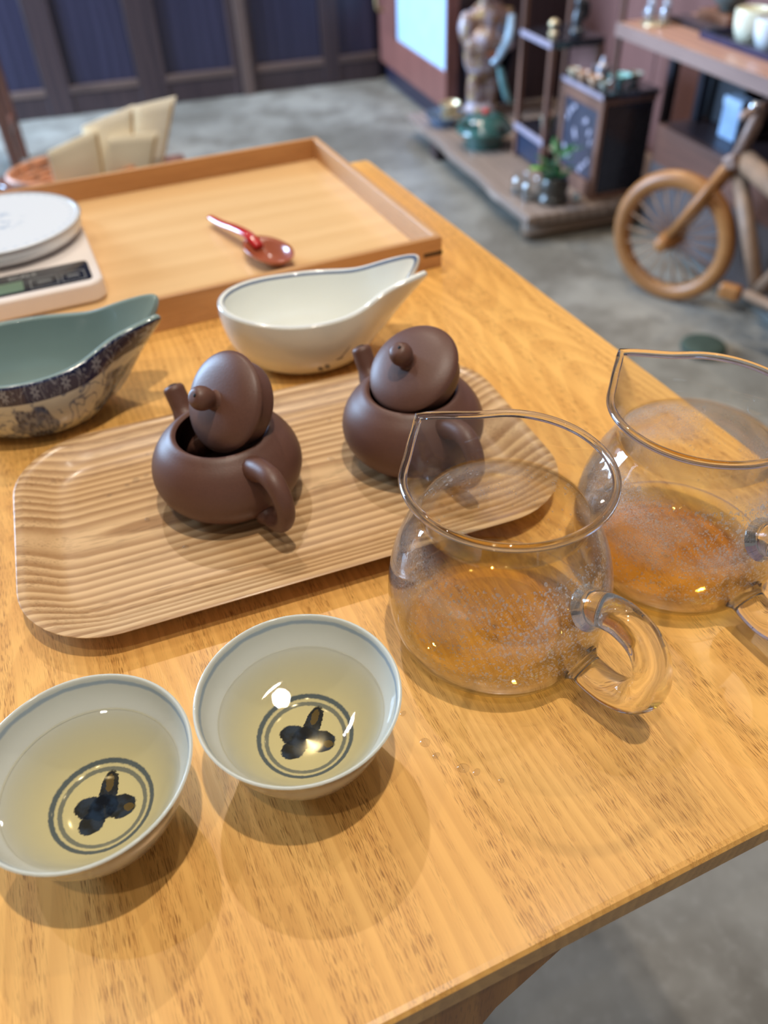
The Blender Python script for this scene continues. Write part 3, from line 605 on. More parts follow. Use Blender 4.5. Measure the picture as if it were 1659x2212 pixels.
# wooden bicycle
WA = .5162
hubu, hubv, hr = 1.2353, 1.6655, .162
bk = empty('wooden_bicycle', RW(hubu, hubv, 0), PH + WA)   # local x = axle, local -y = towards the rear
tag(bk, 'wooden toy bicycle with a thick brown spoked front wheel', 'bicycle')
M['bike'] = wood('bicycle_wood', srgb(166, 112, 62), srgb(122, 78, 40), 'Y', ring=40, rough=.38, pores=.2, tone=.05)
M['spoke'] = plain('spoke_wood', srgb(160, 122, 90), .5); M['bikeframe'] = plain('frame_wood', srgb(138, 110, 88), .5)
M['stemgrey'] = plain('worn_grey_wood', srgb(150, 126, 116), .45)
def wheel(y0):
    w = empty('wheel', (0, y0, hr)); w.parent = bk
    v = []; f = []; n, mm = 64, 14
    for i in range(n):
        a = 2 * math.pi * i / n
        for j in range(mm):
            b = 2 * math.pi * j / mm; r = .1405 + .0215 * math.cos(b); v.append((.019 * math.sin(b), r * math.cos(a), r * math.sin(a)))
    for i in range(n):
        for j in range(mm): f.append((i * mm + j, i * mm + (j + 1) % mm, ((i + 1) % n) * mm + (j + 1) % mm, ((i + 1) % n) * mm + j))
    MB().add(v, f).build('tyre', M['bike'], w, True)
    MB().tube([(-.066, 0, 0), (-.062, 0, 0), (-.045, 0, 0), (-.022, 0, 0), (.022, 0, 0), (.05, 0, 0)], [.013, .017, .018, .025, .025, .015], 20).build('hub', M['bike'], w, True)
    sm = None
    for i in range(40):
        a = 2 * math.pi * i / 40
        if sm is None:
            o = MB().tube([(0, .02, 0), (0, .122, 0)], .0016, 6).build('spoke', M['spoke'], w, True); sm = o.data
        else: o = link('spoke', sm, None, w)
        o.rotation_euler = (a, 0, 0); o.location = (.010 if i % 2 else -.010, 0, 0)
    return w
wheel(0)
FX, FY = -math.sin(WA), -math.cos(WA)            # the frame runs along the wall, the front wheel is turned
def FP(d, z, o=0.0): return (FX * d - FY * o, -.118 + FY * d + FX * o, z)
rw_ = wheel(0); rw_.location = FP(.40, hr); rw_.rotation_euler = (0, 0, -WA)
def bar(name, a, b, r0, r1, mat, n=10, flat=1.0):
    return MB().tube([a, tuple((Vector(a) + Vector(b)) / 2), b], [r0, (r0 + r1) / 2, r1], n, True, flat).build(name, mat, bk, True)
for sx in (-1, 1): bar('fork_blade', (sx * .036, .004, hr - .006), (sx * .030, -.108, hr + .205), .0115, .0125, M['bike'])
MB().box((0, -.112, hr + .213), (.085, .03, .03), rot=Matrix.Rotation(R(-25), 3, 'X')).build('fork_crown', M['stemgrey'], bk, bevel=.006)
bar('head_stem', (-.014, -.115, hr + .222), (-.014, -.138, hr + .320), .013, .010, M['stemgrey'], 12)
bar('head_stem', (.014, -.115, hr + .222), (.014, -.138, hr + .320), .013, .010, M['stemgrey'], 12)
bar('handlebar', (-.10, -.140, hr + .328), (.10, -.140, hr + .328), .009, .009, M['stemgrey'])
MB().ellip((-.05, -.140, hr + .336), (.011, .011, .011), 14, 8).build('glint_knob', plain('chrome_knob', srgb(200, 210, 224), .1, .9), bk, True)  # chrome knob added for a bluish glint at the handlebar
bar('top_tube', FP(.02, hr + .215), FP(.36, hr + .15), .024, .020, M['bikeframe'], 12)
bar('down_tube', FP(.01, hr + .185), FP(.17, hr - .03), .018, .016, M['bikeframe'], 12)
for o_ in (-.03, .03): bar('chain_stay', FP(.17, hr - .03, o_), FP(.40, hr, o_), .011, .011, M['bikeframe'])
bar('seat_tube', FP(.17, hr - .03), FP(.31, hr + .20), .016, .013, M['bikeframe'])
sd = MB().ellip((0, 0, 0), (.045, .08, .02)).build('saddle', M['bikeframe'], bk, True); sd.location = FP(.33, hr + .215); sd.rotation_euler = (0, 0, -WA)
pd_ = MB().box((0, 0, 0), (.03, .05, .035)).build('pedal', M['bike'], bk, bevel=.008); pd_.location = FP(.14, hr - .035, -.05)

gpd = MB().lathe(splp([(.00002, .0), (.05, .0), (.062, .004), (.066, .013), (.060, .022), (.04, .027), (.00002, .029)], 4), 36).build('floor_cushion', plain('dark_green_cloth', srgb(52, 66, 56), .8, bump=.2), None, True)
gpd.location = RW(1.185, 1.395, .0); gpd.scale = (.8, .8, .8); tag(gpd, 'small dark green round cushion lying on the concrete floor', 'cushion')
# wooden stool with the basket behind the table
M['stool'] = wood('stool_wood', srgb(120, 78, 62), srgb(78, 48, 40), 'Y', ring=40, rough=.4)
def stool(loc, rz, w, d, h, label, mat):
    s = empty('stool', loc, rz); tag(s, label, 'stool')
    lbox('seat', mat, s, -w / 2, w / 2, -d / 2, d / 2, h - .03, h, .006)
    for x in (-1, 1):
        for y in (-1, 1): lbox('leg', mat, s, x * (w / 2 - .03) - .018, x * (w / 2 - .03) + .018, y * (d / 2 - .03) - .018, y * (d / 2 - .03) + .018, 0, h - .03, .003)
    for x in (-1, 1): lbox('stretcher', mat, s, x * (w / 2 - .03) - .01, x * (w / 2 - .03) + .01, -d / 2 + .05, d / 2 - .05, .14, .165, .002)
    return s
stool(RW(-.13, 1.80, 0), PH, .46, .34, .42, 'low brown bench carrying the wicker basket behind the table', M['stool'])
stool(RW(-.57, 3.42, 0), PH, .34, .34, .47, 'dark brown stool standing by the panelled wall', M['stool'])
# wicker basket
bk2 = empty('wicker_basket', RW(-.125, 1.735, .42), PH); tag(bk2, 'shallow reddish-brown wicker basket holding paper packets', 'basket')
M['wicker'] = plain('wicker', srgb(176, 116, 78), .5, var=.35, scale=60)
def oval(rx, ry, z, n=40, ph=0, amp=0, k=20): return [((rx + amp * math.sin(k * 2 * math.pi * i / n + ph)) * math.cos(2 * math.pi * i / n), (ry + amp * math.sin(k * 2 * math.pi * i / n + ph)) * math.sin(2 * math.pi * i / n), z) for i in range(n + 1)]
for i in range(8): MB().tube(oval(.088 + .0045 * i, .055 + .0045 * i, .006 + .0075 * i, 60, math.pi * (i % 2), .0018, 20), .0042, 6).build('woven_strand', M['wicker'], bk2, True)
MB().tube(oval(.124, .091, .068, 48), .0065, 8).build('rim', M['wicker'], bk2, True)
lbox('base', M['wicker'], bk2, -.07, .07, -.045, .045, .0, .006, .002)
for i in range(20):
    a = 2 * math.pi * (i + .5) / 20; MB().tube([(.086 * math.cos(a), .053 * math.sin(a), .003), (.122 * math.cos(a), .089 * math.sin(a), .066)], .003, 6).build('stake', M['wicker'], bk2, True)
# paper packets leaning in the basket
def paper(name, c1, c2):
    t = NT(name); n = t.noise(t.coord(), 25, 4); return t.base(t.mix(n, c1, c2), .75)
M['paper'] = paper('cream_paper', srgb(255, 250, 234), srgb(248, 238, 214)); M['paper2'] = paper('tan_paper', srgb(248, 238, 212), srgb(236, 222, 192)); M['fold'] = paper('folded_paper_edge', srgb(206, 172, 118), srgb(190, 156, 100))
def packet(u, v, z, w, h, th, ry, rx, rz, label, mat):
    o = empty('paper_packet', RW(u, v, z)); o.rotation_euler = (rx, ry, PH + rz); tag(o, label, 'packet', 'paper packets in the basket')
    bm = bmesh.new(); n = 8; g = []
    for s in (-1, 1):
        for j in range(n + 1):
            for i in range(n + 1):
                x, y = i / n, j / n; b = th * .5 * (math.sin(math.pi * x) * math.sin(math.pi * min(1, y * 1.15))) ** .5 if 0 < x < 1 and 0 < y < .87 else .0006
                g.append(bm.verts.new(((x - .5) * w * (1 - .08 * (1 - y)), s * max(b, .0006), y * h * (1 + .26 * (x - .5)))))
    N1 = (n + 1) * (n + 1)
    for s in (0, 1):
        for j in range(n):
            for i in range(n):
                k = s * N1 + j * (n + 1) + i; q = (g[k], g[k + 1], g[k + n + 2], g[k + n + 1]); bm.faces.new(q if s == 0 else q[::-1])
    for i in range(n):
        for a, b in ((i, i + 1), (n * (n + 1) + i, n * (n + 1) + i + 1), (i * (n + 1), (i + 1) * (n + 1)), (i * (n + 1) + n, (i + 1) * (n + 1) + n)): bm.faces.new((g[a], g[b], g[N1 + b], g[N1 + a]))
    bmesh.ops.recalc_face_normals(bm, faces=bm.faces); me = bpy.data.meshes.new('pouch'); bm.to_mesh(me); bm.free()
    for p in me.polygons: p.use_smooth = True
    link('pouch', me, mat, o)
    lbox('folded_seam', M['fold'], o, w * .43, w * .47, -.0022, .0022, .004, h * 1.05, .0004)
    return o
packet(-.122, 1.690, .432, .100, .122, .012, .08, .05, .25, 'tan paper packet at the left front of the wicker basket', M['paper2'])
packet(-.066, 1.716, .432, .100, .150, .012, .18, .04, .25, 'cream paper packet standing in the middle of the basket', M['paper'])
packet(-.048, 1.690, .432, .092, .125, .010, .40, .05, .22, 'tan paper packet leaning right in front in the basket', M['paper2'])
packet(-.016, 1.742, .432, .092, .166, .010, .40, .02, .25, 'cream paper packet leaning furthest right out of the basket', M['paper'])
gc = empty('glass_tumbler', RW(-.292, 1.715, .42), PH); tag(gc, 'small glass tumbler left of the wicker basket', 'glass')
MB().lathe(splp([(.00002, .004), (.026, .002), (.028, .004), (.031, .03), (.033, .052), (.0315, .052), (.029, .03), (.026, .008), (.00002, .008)], 3), 28).build('wall', M['jar'], gc, True)
MB().lathe(splp([(.0315, .052), (.0323, .0535), (.033, .052), (.0323, .0505)], 3), 28, (0, 0, 0), True).build('rim', plain('bright_rim', srgb(196, 208, 226), .1, .3), gc, True)

# ------------------------------------------------------------------ TABLE
KX, KY = .2731, .1915; TA = R(22.06)
def TW(a, b, z=0.0): return Vector((KX + a * math.cos(TA) - b * math.sin(TA), KY + a * math.sin(TA) + b * math.cos(TA), T + z))
tb = empty('table', TW(0, 0, -T), TA); tag(tb, 'honey-coloured solid wood table with splayed legs', 'table')
TL, TD, TH = 1.30, .7358, .014
pw = .0765; x = 0.0; i = 0
def plank_mesh(w, left, right):
    c = .006; m = MB()
    x0, x1 = -w, 0.0
    # long board with softened outer arrises
    prof = [(0, -TH), (0, -.0018), (.0012, -.0004), (.003, 0), (TD - .014, 0), (TD - .004, -.0012), (TD, -.004), (TD, -TH)]
    v = [(x, y, z) for x in (x0, x1) for y, z in prof]; n = len(prof)
    f = [(k, (k + 1) % n, n + (k + 1) % n, n + k) for k in range(n)] + [tuple(range(n))[::-1], tuple(range(n, 2 * n))]
    return m.add(v, f)
pm_mid = None
while x < TL - 1e-6:
    w = pw
    if pm_mid is None or i == 0:
        o = plank_mesh(w, False, i == 0).build('plank', M['table'], tb)
        if i == 0:
            for vtx in o.data.vertices:       # rounded right-hand long edge
                if vtx.co.x > -1e-6: vtx.co.x = -.0
        pm_mid = o.data
    else: o = link('plank', pm_mid, None, tb)
    o.location = (-x, 0, T); x += w; i += 1
def leg(a0, a1, b, flare):
    m = MB(); n = 16; v = []; f = []
    for k in range(n + 1):
        u = k / n; z = T - TH - u * (T - TH); a = a0 + (a1 - a0) * u
        e = flare * math.exp(-u * 26); wl, wr_ = .019 + e * .6, .017 + e
        d = .017
        v += [(a - wl, b - d, z), (a + wr_, b - d, z), (a + wr_, b + d, z), (a - wl, b + d, z)]
    for k in range(n):
        for j in range(4): f.append((k * 4 + j, k * 4 + (j + 1) % 4, (k + 1) * 4 + (j + 1) % 4, (k + 1) * 4 + j))
    f.append((3, 2, 1, 0)); f.append(tuple(n * 4 + j for j in range(4)))
    return m.add(v, f).build('leg', M['tableleg'], tb, bevel=.003)
for b_ in (.021, TD - .03):
    leg(-.262, -.50, b_, .030); leg(-TL + .262, -TL + .50, b_, .030)
lbox('stretcher', M['tableleg'], tb, -.30 - .012, -.30 + .012, .04, TD - .05, T - .055, T - TH, .003)
lbox('stretcher', M['tableleg'], tb, -TL + .30 - .012, -TL + .30 + .012, .04, TD - .05, T - .055, T - TH, .003)

# ------------------------------------------------------------------ square tray with spoon and scale
A1, B0, B1 = -.046, .466, .750; A0 = -.50
bt = empty('serving_tray', TW(A0, B0, 0), TA); tag(bt, 'rectangular light wood tray with upright sides at the far end of the table', 'tray')
TWd, TDp, THt, wt = A1 - A0, B1 - B0, .0245, .0055
lbox('base_board', M['boxfloor'], bt, wt, TWd - wt, wt, TDp - wt, .0, .005)
lbox('long_side', M['boxwall'], bt, 0, TWd, 0, wt, 0, THt, .0007); lbox('long_side', M['boxwall'], bt, 0, TWd, TDp - wt, TDp, 0, THt, .0007)
M['boxwally'] = wood('tray_end_wood', srgb(220, 174, 126), srgb(188, 136, 90), 'Y', ring=60, ratio=.05, rough=.4, pores=.3, streak=.7)
for xx in (0, TWd - wt): lbox('short_side', M['boxwally'], bt, xx, xx + wt, wt, TDp - wt, 0, THt, .0007)
lbox('corner_spline', M['spline'], bt, TWd - .016, TWd + .0003, -.0003, .004, .0105, .0135); lbox('corner_spline', M['spline'], bt, TWd - .004, TWd + .0003, -.0003, .016, .0105, .0135)
# spoon
sp = empty('spoon', Vector((-.098, .640, T + .005)), math.atan2(.6159 - .7109, -.0756 + .1526) - .06); tag(sp, 'glossy red-handled ceramic spoon with a brown bowl on the light wood tray', 'spoon')
def spoon_bowl():
    n, mm = 32, 8; v = []; f = []
    for s in (0, 1):
        for j in range(mm + 1):
            t_ = j / mm
            for i in range(n):
                a = 2 * math.pi * i / n; rx = .027 * t_; ry = .0165 * t_
                z = .0095 * t_ ** 2.2 + (.0016 if s == 0 else 0); v.append((.028 + rx * math.cos(a) * (1 if math.cos(a) > 0 else 1.15), ry * math.sin(a), z + .0005))
    N1 = (mm + 1) * n
    for s in (0, 1):
        for j in range(mm):
            for i in range(n):
                k = s * N1 + j * n + i; k2 = s * N1 + j * n + (i + 1) % n; q = (k, k2, k2 + n, k + n); f.append(q if s == 0 else q[::-1])
    for i in range(n): f.append((mm * n + i, mm * n + (i + 1) % n, N1 + mm * n + (i + 1) % n, N1 + mm * n + i))
    return MB().add(v, f)
spoon_bowl().build('bowl', plain('brown_lacquer', srgb(168, 92, 66), .12, coat=.6), sp, True)
MB().tube(spl([(.012, 0, .008), (-.004, 0, .0125), (-.026, 0, .0115), (-.05, 0, .0085), (-.072, 0, .0075)]), [.0044, .0046, .0046, .0042, .0030], 12, True, .6).build('handle', plain('red_lacquer_handle', srgb(196, 36, 36), .12, coat=.7), sp, True)
# kitchen scale
sc = empty('kitchen_scale', TW(-.298, .522, .005), TA); tag(sc, 'white digital kitchen scale with a round plate on the light wood tray', 'scale')
def rrect(w0, w1, d0, d1, z0, z1, r, name, mat, parent, bev=.002):
    pts = []
    for cx_, cy_, a0 in ((w1 - r, d1 - r, 0), (w0 + r, d1 - r, 90), (w0 + r, d0 + r, 180), (w1 - r, d0 + r, 270)):
        for k in range(9): a = R(a0 + k * 90 / 8); pts.append((cx_ + r * math.cos(a), cy_ + r * math.sin(a)))
    n = len(pts); v = [(x, y, z) for z in (z0, z1) for x, y in pts]; f = [(i, (i + 1) % n, n + (i + 1) % n, n + i) for i in range(n)] + [tuple(range(n))[::-1], tuple(range(n, 2 * n))]
    return MB().add(v, f).build(name, mat, parent, bevel=bev, seg=3)
body = rrect(-.155, 0, 0, .19, 0.001, .0165, .012, 'body', M['plastic'], sc, .0025)
pnl = rrect(-.150, -.007, .007, .043, .0163, .0168, .004, 'display_panel', M['screen'], sc, .0001)
lcd = lbox('lcd', M['lcd'], pnl, -.090, -.056, .011, .028, .0166, .01695)
def outline(name, x0, x1, y0, y1, z, mat, parent, w=.0004):
    m = MB()
    for a in ((x0, x1, y0, y0 + w), (x0, x1, y1 - w, y1), (x0, x0 + w, y0, y1), (x1 - w, x1, y0, y1)): m.box(((a[0] + a[1]) / 2, (a[2] + a[3]) / 2, z), (a[1] - a[0], a[3] - a[2], .0002))
    m.box(((x0 + x1) / 2, (y0 + y1) / 2, z), ((x1 - x0) * .55, .0007, .0002)); m.box(((x0 + x1) / 2, (y0 + y1) / 2 + .0022, z), ((x1 - x0) * .45, .0006, .0002))
    return m.build(name, mat, parent)
outline('button', -.051, -.031, .0105, .026, .0169, M['print'], pnl); outline('button', -.0285, -.0115, .0105, .026, .0169, M['print'], pnl)
def text_part(s, size, loc, mat, parent, name='lettering'):
    cu = bpy.data.curves.new(name, 'FONT'); cu.body = s; cu.size = size; cu.extrude = .0001; tmp = bpy.data.objects.new('tmp', cu); COL.objects.link(tmp)
    bpy.context.view_layer.update(); me = bpy.data.meshes.new_from_object(tmp.evaluated_get(bpy.context.evaluated_depsgraph_get())); bpy.data.objects.remove(tmp, do_unlink=True)
    o = link(name, me, mat, parent); o.location = loc; return o
text_part('SCALE', .0075, (-.066, .0325, .0169), M['print'], pnl)
def plate_mat():
    t = NT('scale_plate'); co = t.coord(); s_ = t.new('SeparateXYZ'); t.put(s_.inputs[0], co); x, y, z = s_.outputs
    rr = t.math('SQRT', t.math('ADD', t.math('MULTIPLY', x, x), t.math('MULTIPLY', y, y))); an = t.math('ARCTAN2', y, x)
    tick = t.math('MULTIPLY', t.math('GREATER_THAN', t.math('SINE', t.math('MULTIPLY', an, 44)), .55), t.math('SUBTRACT', 1, t.ss(t.math('ABSOLUTE', t.math('SUBTRACT', rr, .0585)), .0010, .0016)))
    n = t.noise(co, 90, 4, .6); bl = t.math('MULTIPLY', t.ss(n, .5, .6), t.math('SUBTRACT', 1, t.ss(rr, .012, .026)))
    m = t.math('MAXIMUM', t.math('MULTIPLY', tick, .22), t.math('MULTIPLY', bl, .5))
    return t.base(t.mix(m, srgb(232, 236, 240), srgb(110, 150, 190)), .25, 0, .3)
plm = MB().lathe(splp([(.00002, 0), (.055, 0), (.062, .001), (.0648, .004), (.065, .010), (.0645, .0118), (.0625, .0122), (.0615, .0118), (.00002, .0118)], 3), 64).build('plate', plate_mat(), sc, True)
plm.location = (-.0640, .113, .0205)
MB().lathe([(.00002, 0), (.045, 0), (.045, .0045), (.00002, .0045)], 40, (-.0640, .113, .0162)).build('plate_support', M['plastic'], sc)

# ------------------------------------------------------------------ oval wooden tray
OA = R(18.6)
def oval_tray():
    ca, sa = math.cos(OA), math.sin(OA)
    a0, a1, b0, b1 = -.079, .194, .254, .4125
    cx_, cy_ = (a0 + a1) / 2, (b0 + b1) / 2; hw, hd = (a1 - a0) / 2, (b1 - b0) / 2; rad = .042
    loc = Vector((cx_ * ca - cy_ * sa, cx_ * sa + cy_ * ca, T))
    def ring(off, z):
        w, d, r = hw - off, hd - off, max(rad - off, .008); pts = []
        for sx, sy, s0 in ((1, 1, 0), (-1, 1, 90), (-1, -1, 180), (1, -1, 270)):
            for k in range(14):
                a = R(s0 + k * 90 / 13); px = sx * (w - r) + r * math.cos(a); py = sy * (d - r) + r * math.sin(a)
                # gentle outward bow of the sides
                px *= 1 + .012 * (1 - (py / d) ** 2); py *= 1 + .010 * (1 - (px / w) ** 2)
                pts.append((px, py, z))
        return pts
    prof = splp([(.030, .0015), (.020, .002), (.010, .0055), (.002, .0118), (.0, .0136), (.00002, .0143), (.004, .0137), (.011, .0104), (.019, .0062), (.028, .0050)], 4)
    v = []; f = []; n = 56
    for off, z in prof: v += ring(off, z)
    for j in range(len(prof) - 1):
        for i in range(n): f.append((j * n + i, j * n + (i + 1) % n, (j + 1) * n + (i + 1) % n, (j + 1) * n + i))
    f.append(tuple(range(n))[::-1]); f.append(tuple((len(prof) - 1) * n + i for i in range(n)))
    o = MB().add(v, f).build('wooden_tray', M['oval'], None, True); o.location = loc; o.rotation_euler = (0, 0, OA)
    for p in o.data.polygons:
        if len(p.vertices) > 4: p.use_smooth = False
    tag(o, 'rounded rectangular ash tray with raised lip under the two brown teapots', 'tray'); return o
oval_tray()
OTZ = T + .0052
# ------------------------------------------------------------------ clay teapots
rm_, zt_, ro_ = .0386, .0431, .0236
def teapot(loc, rz, label):
    root = empty('clay_teapot', loc, rz); tag(root, label, 'teapot', 'brown clay teapots on the ash tray')
    outp = splp([(.00002, .0015), (.019, .0015), (.021, .0), (.0235, .0), (.0305, .0055), (.0362, .0125), (rm_, .0205), (.0372, .029), (.0330, .0362), (.0282, .0408), (.0262, .0424), (.0246, .0431), (.0236, .0426), (.0232, .0412), (.0300, .035), (.0350, .026), (.0356, .018), (.030, .009), (.018, .004), (.00002, .004)], 4)
    MB().lathe(outp, 64).build('body', M['clay'], root, True)
    # spout points along +x, handle along -x
    sp_path = spl([(.026, 0, .016), (.036, 0, .0205), (.044, 0, .027), (.0495, 0, .0345), (.0530, 0, .0400)], 5); k = len(sp_path)
    rad = [.0125 - (.0125 - .0058) * min(1, (i / (k - 1)) * 1.6) for i in range(k)]
    dv = (sp_path[-1] - sp_path[-2]).normalized()
    for st_, r_ in ((.0012, .0054), (.0020, .0046), (.0024, .0034)): sp_path.append(sp_path[k - 1] + dv * st_); rad.append(r_)
    so = MB().tube(sp_path, rad, 20, True).build('spout', M['clay'], root, True)
    MB().ellip((.0543, 0, .0421), (.0026, .0026, .0006), 14, 6, Matrix.Rotation(R(31), 3, 'Y')).build('spout_hole', M['clayhole'], so, True)
    h = spl([(-.025, 0, .0325), (-.0365, 0, .0385), (-.0475, 0, .0400), (-.0545, 0, .0345), (-.0570, 0, .0265), (-.0545, 0, .0180), (-.0480, 0, .0115), (-.0400, 0, .0090), (-.032, 0, .0098)], 5); k = len(h)
    MB().tube(h, [.0060 - .0019 * math.sin(math.pi * min(1, i / (k - 1) * 1.1) * .5) + (.0012 if i > k - 5 else 0) + (.0016 * (1 - i / 7) if i < 7 else 0) for i in range(k)], 16, True, 1.0, (0, 1, 0)).build('handle', M['clay'], root, True)
    return root
t1 = Vector((-.0799, .3297, OTZ)); t2 = Vector((.0181, .3585, OTZ))
teapot(t1, R(126), 'brown clay teapot at the left of the ash tray, handle towards the cups')
teapot(t2, R(120), 'brown clay teapot at the right of the ash tray, behind the glass pitcher')
def lid(c, n, label):
    n = Vector(n).normalized(); q = Vector((0, 0, 1)).rotation_difference(n)
    root = empty('teapot_lid', c); root.rotation_mode = 'QUATERNION'; root.rotation_quaternion = q; tag(root, label, 'lid', 'lids propped in the clay teapots')
    prof = splp([(.00002, .0062), (.010, .0055), (.018, .0040), (.0232, .0014), (.0248, -.0006), (.0250, -.0018), (.0243, -.0028)], 4) + splp([(.0219, -.003), (.0218, -.006), (.0215, -.0125), (.0207, -.0138), (.0195, -.0130), (.0192, -.004), (.00002, -.003)], 3)
    MB().lathe(prof, 64).build('disc', M['clay'], root, True)
    kb = MB().lathe(splp([(.0055, .0054), (.0046, .0072), (.0046, .0086), (.0054, .0105), (.0060, .0130), (.0058, .0155), (.0046, .0178), (.0028, .0190), (.00002, .0192)], 4), 28).build('knob', M['clay'], root, True)
    MB().ellip((.0016, 0, .0188), (.0011, .0011, .0007), 12, 6).build('vent_hole', M['clayhole'], kb, True)
    return root
lid((-.0762, .3300, T + .0640), (-.585, -.585, .56), 'steeply tilted lid stuck on edge in the left teapot')
lid((.0180, .3572, T + .0615), (-.42, -.39, .82), 'slanted lid lying across the mouth of the right teapot')

# ------------------------------------------------------------------ spouted bowls
def spout_bowl(name, loc, rz, s, mats, label):
    nT, nP = 128, 22
    # profile: fraction of rim radius / rim height
    prof = splp([(.30, .0), (.52, .0), (.60, .02), (.78, .16), (.91, .38), (.975, .62), (1.0, .82), (1.0, 1.0)], 3)
    ths = []
    for i in range(nT):                      # denser sampling at the spout
        x = -1 + 2 * i / nT; ths.append(math.pi * (abs(x) ** 1.7) * (1 if x > 0 else -1))
    def rim(th):
        ax = .052 if math.cos(th) > 0 else .055; ay = .0395
        re = 1 / math.sqrt((math.cos(th) / ax) ** 2 + (math.sin(th) / ay) ** 2)
        t = abs(th); sp_ = 1 / (1 + (t / .29) ** 4)
        lipn = math.exp(-(t / .105) ** 2)      # hollow of the pouring channel
        ext = .034 * sp_ - .022 * lipn
        zr = .0435 + .0035 * (max(0, -math.cos(th)) ** 2) + .0158 * (1 / (1 + (t / .44) ** 3)) - .024 * lipn
        return re, ext, zr
    v = []; f = []; uv = []
    def surf(inner):
        for j, (g, h) in enumerate(prof):
            for th in ths:
                re, ext, zr = rim(th); tt = j / (len(prof) - 1); off = .0030 * inner * (1 if j < len(prof) - 2 else .75)
                r = (re - off) * g + (ext - (off * .3 if inner else 0)) * max(0, h) ** 1.9
                z = max(h * zr, .0) + (.0035 * (1 - h) if inner else 0) - (.0 if not inner else .0)
                v.append((s * r * math.cos(th), s * r * math.sin(th), s * z)); uv.append(((th / (2 * math.pi)) % 1.0, .02 + .96 * tt))
    surf(0); m = len(prof)
    for j in range(m - 1):
        for i in range(nT):
            i2 = (i + 1) % nT; f.append((j * nT + i, j * nT + i2, (j + 1) * nT + i2, (j + 1) * nT + i))
    f.append(tuple(range(nT))[::-1])
    me = mesh(name, v, f, True); ul = me.uv_layers.new(name='UVMap')
    for p in me.polygons:
        us = [uv[me.loops[l].vertex_index][0] for l in p.loop_indices]; wrap = max(us) - min(us) > .5
        for l, u_ in zip(p.loop_indices, us): ul.data[l].uv = (u_ + (1 if wrap and u_ < .5 else 0), uv[me.loops[l].vertex_index][1])
    for mt in mats: me.materials.append(mt)
    bm = bmesh.new(); bm.from_mesh(me); bmesh.ops.recalc_face_normals(bm, faces=bm.faces); bm.to_mesh(me); bm.free()
    o = bpy.data.objects.new(name, me); COL.objects.link(o); o.location = loc; o.rotation_euler = (0, 0, rz)
    so = o.modifiers.new('solid', 'SOLIDIFY'); so.thickness = .0042; so.offset = -1; so.material_offset = 1; so.material_offset_rim = 1; so.use_quality_normals = True
    sb = o.modifiers.new('sub', 'SUBSURF'); sb.levels = 1; sb.render_levels = 2
    tag(o, label, 'bowl', 'spouted serving bowls'); return o
spout_bowl('spouted_bowl', (-.0450, .4765, T), R(8), 1.0, [M['wb_out'], M['wb_in']], 'white porcelain spouted bowl with a thin blue rim line')
spout_bowl('spouted_bowl', (-.2090, .4220, T), R(13), 1.06, [M['bb_out'], M['celadon']], 'blue and white patterned spouted bowl with a grey-teal inside')

# ------------------------------------------------------------------ tea cups
def teacup(x, y, rz, label, amount=.0302):
    root = empty('tea_cup', (x, y, T), rz); tag(root, label, 'cup', 'porcelain tea cups filled with pale tea')
    outp = splp([(.00002, .0015), (.0130, .0015), (.0138, .0), (.0150, .0), (.0158, .0045), (.0200, .0080), (.0270, .0155), (.0320, .0260), (.0348, .0350), (.0372, .0412), (.0375, .0420), (.0369, .0424)], 4)
    inp = splp([(.0364, .0420), (.0340, .0355), (.0308, .0300), (.0250, .0216), (.0190, .0160), (.0120, .0132), (.00002, .0125)], 5)
    n = 72; me = MB().lathe(outp + inp, n).build('body', [M['cup_out'], M['cup']], root, True)
    k = (len(outp) - 1) * n
    for p in me.data.polygons:
        c = p.center; r = math.hypot(c.x, c.y)
        p.material_index = 1 if p.index >= k - 4 * n else 0
    # tea: a solid filling the well up to the level
    lv = amount; ip = [(r, z) for r, z in inp if z < lv - .0002]; rt_ = None
    for (ra, za), (rb, zb) in zip(inp, inp[1:]):
        if za >= lv >= zb: rt_ = rb + (ra - rb) * (lv - zb) / (za - zb)
    prof = [(.00002, lv), (rt_ * .5, lv), (rt_ - .0008, lv), (rt_ - .00015, lv + .0003)] + [(max(r - .00015, .00002), z + .00015) for r, z in ip]
    te = MB().lathe(prof, n).build('tea', M['teacup'], root, True)
    return root
teacup(-.0341, .1722, R(20), 'tea cup of pale tea standing nearest the glass pitcher')
teacup(-.1063, .1475, R(38), 'tea cup of pale tea cut off by the left edge of the photo', .0300)

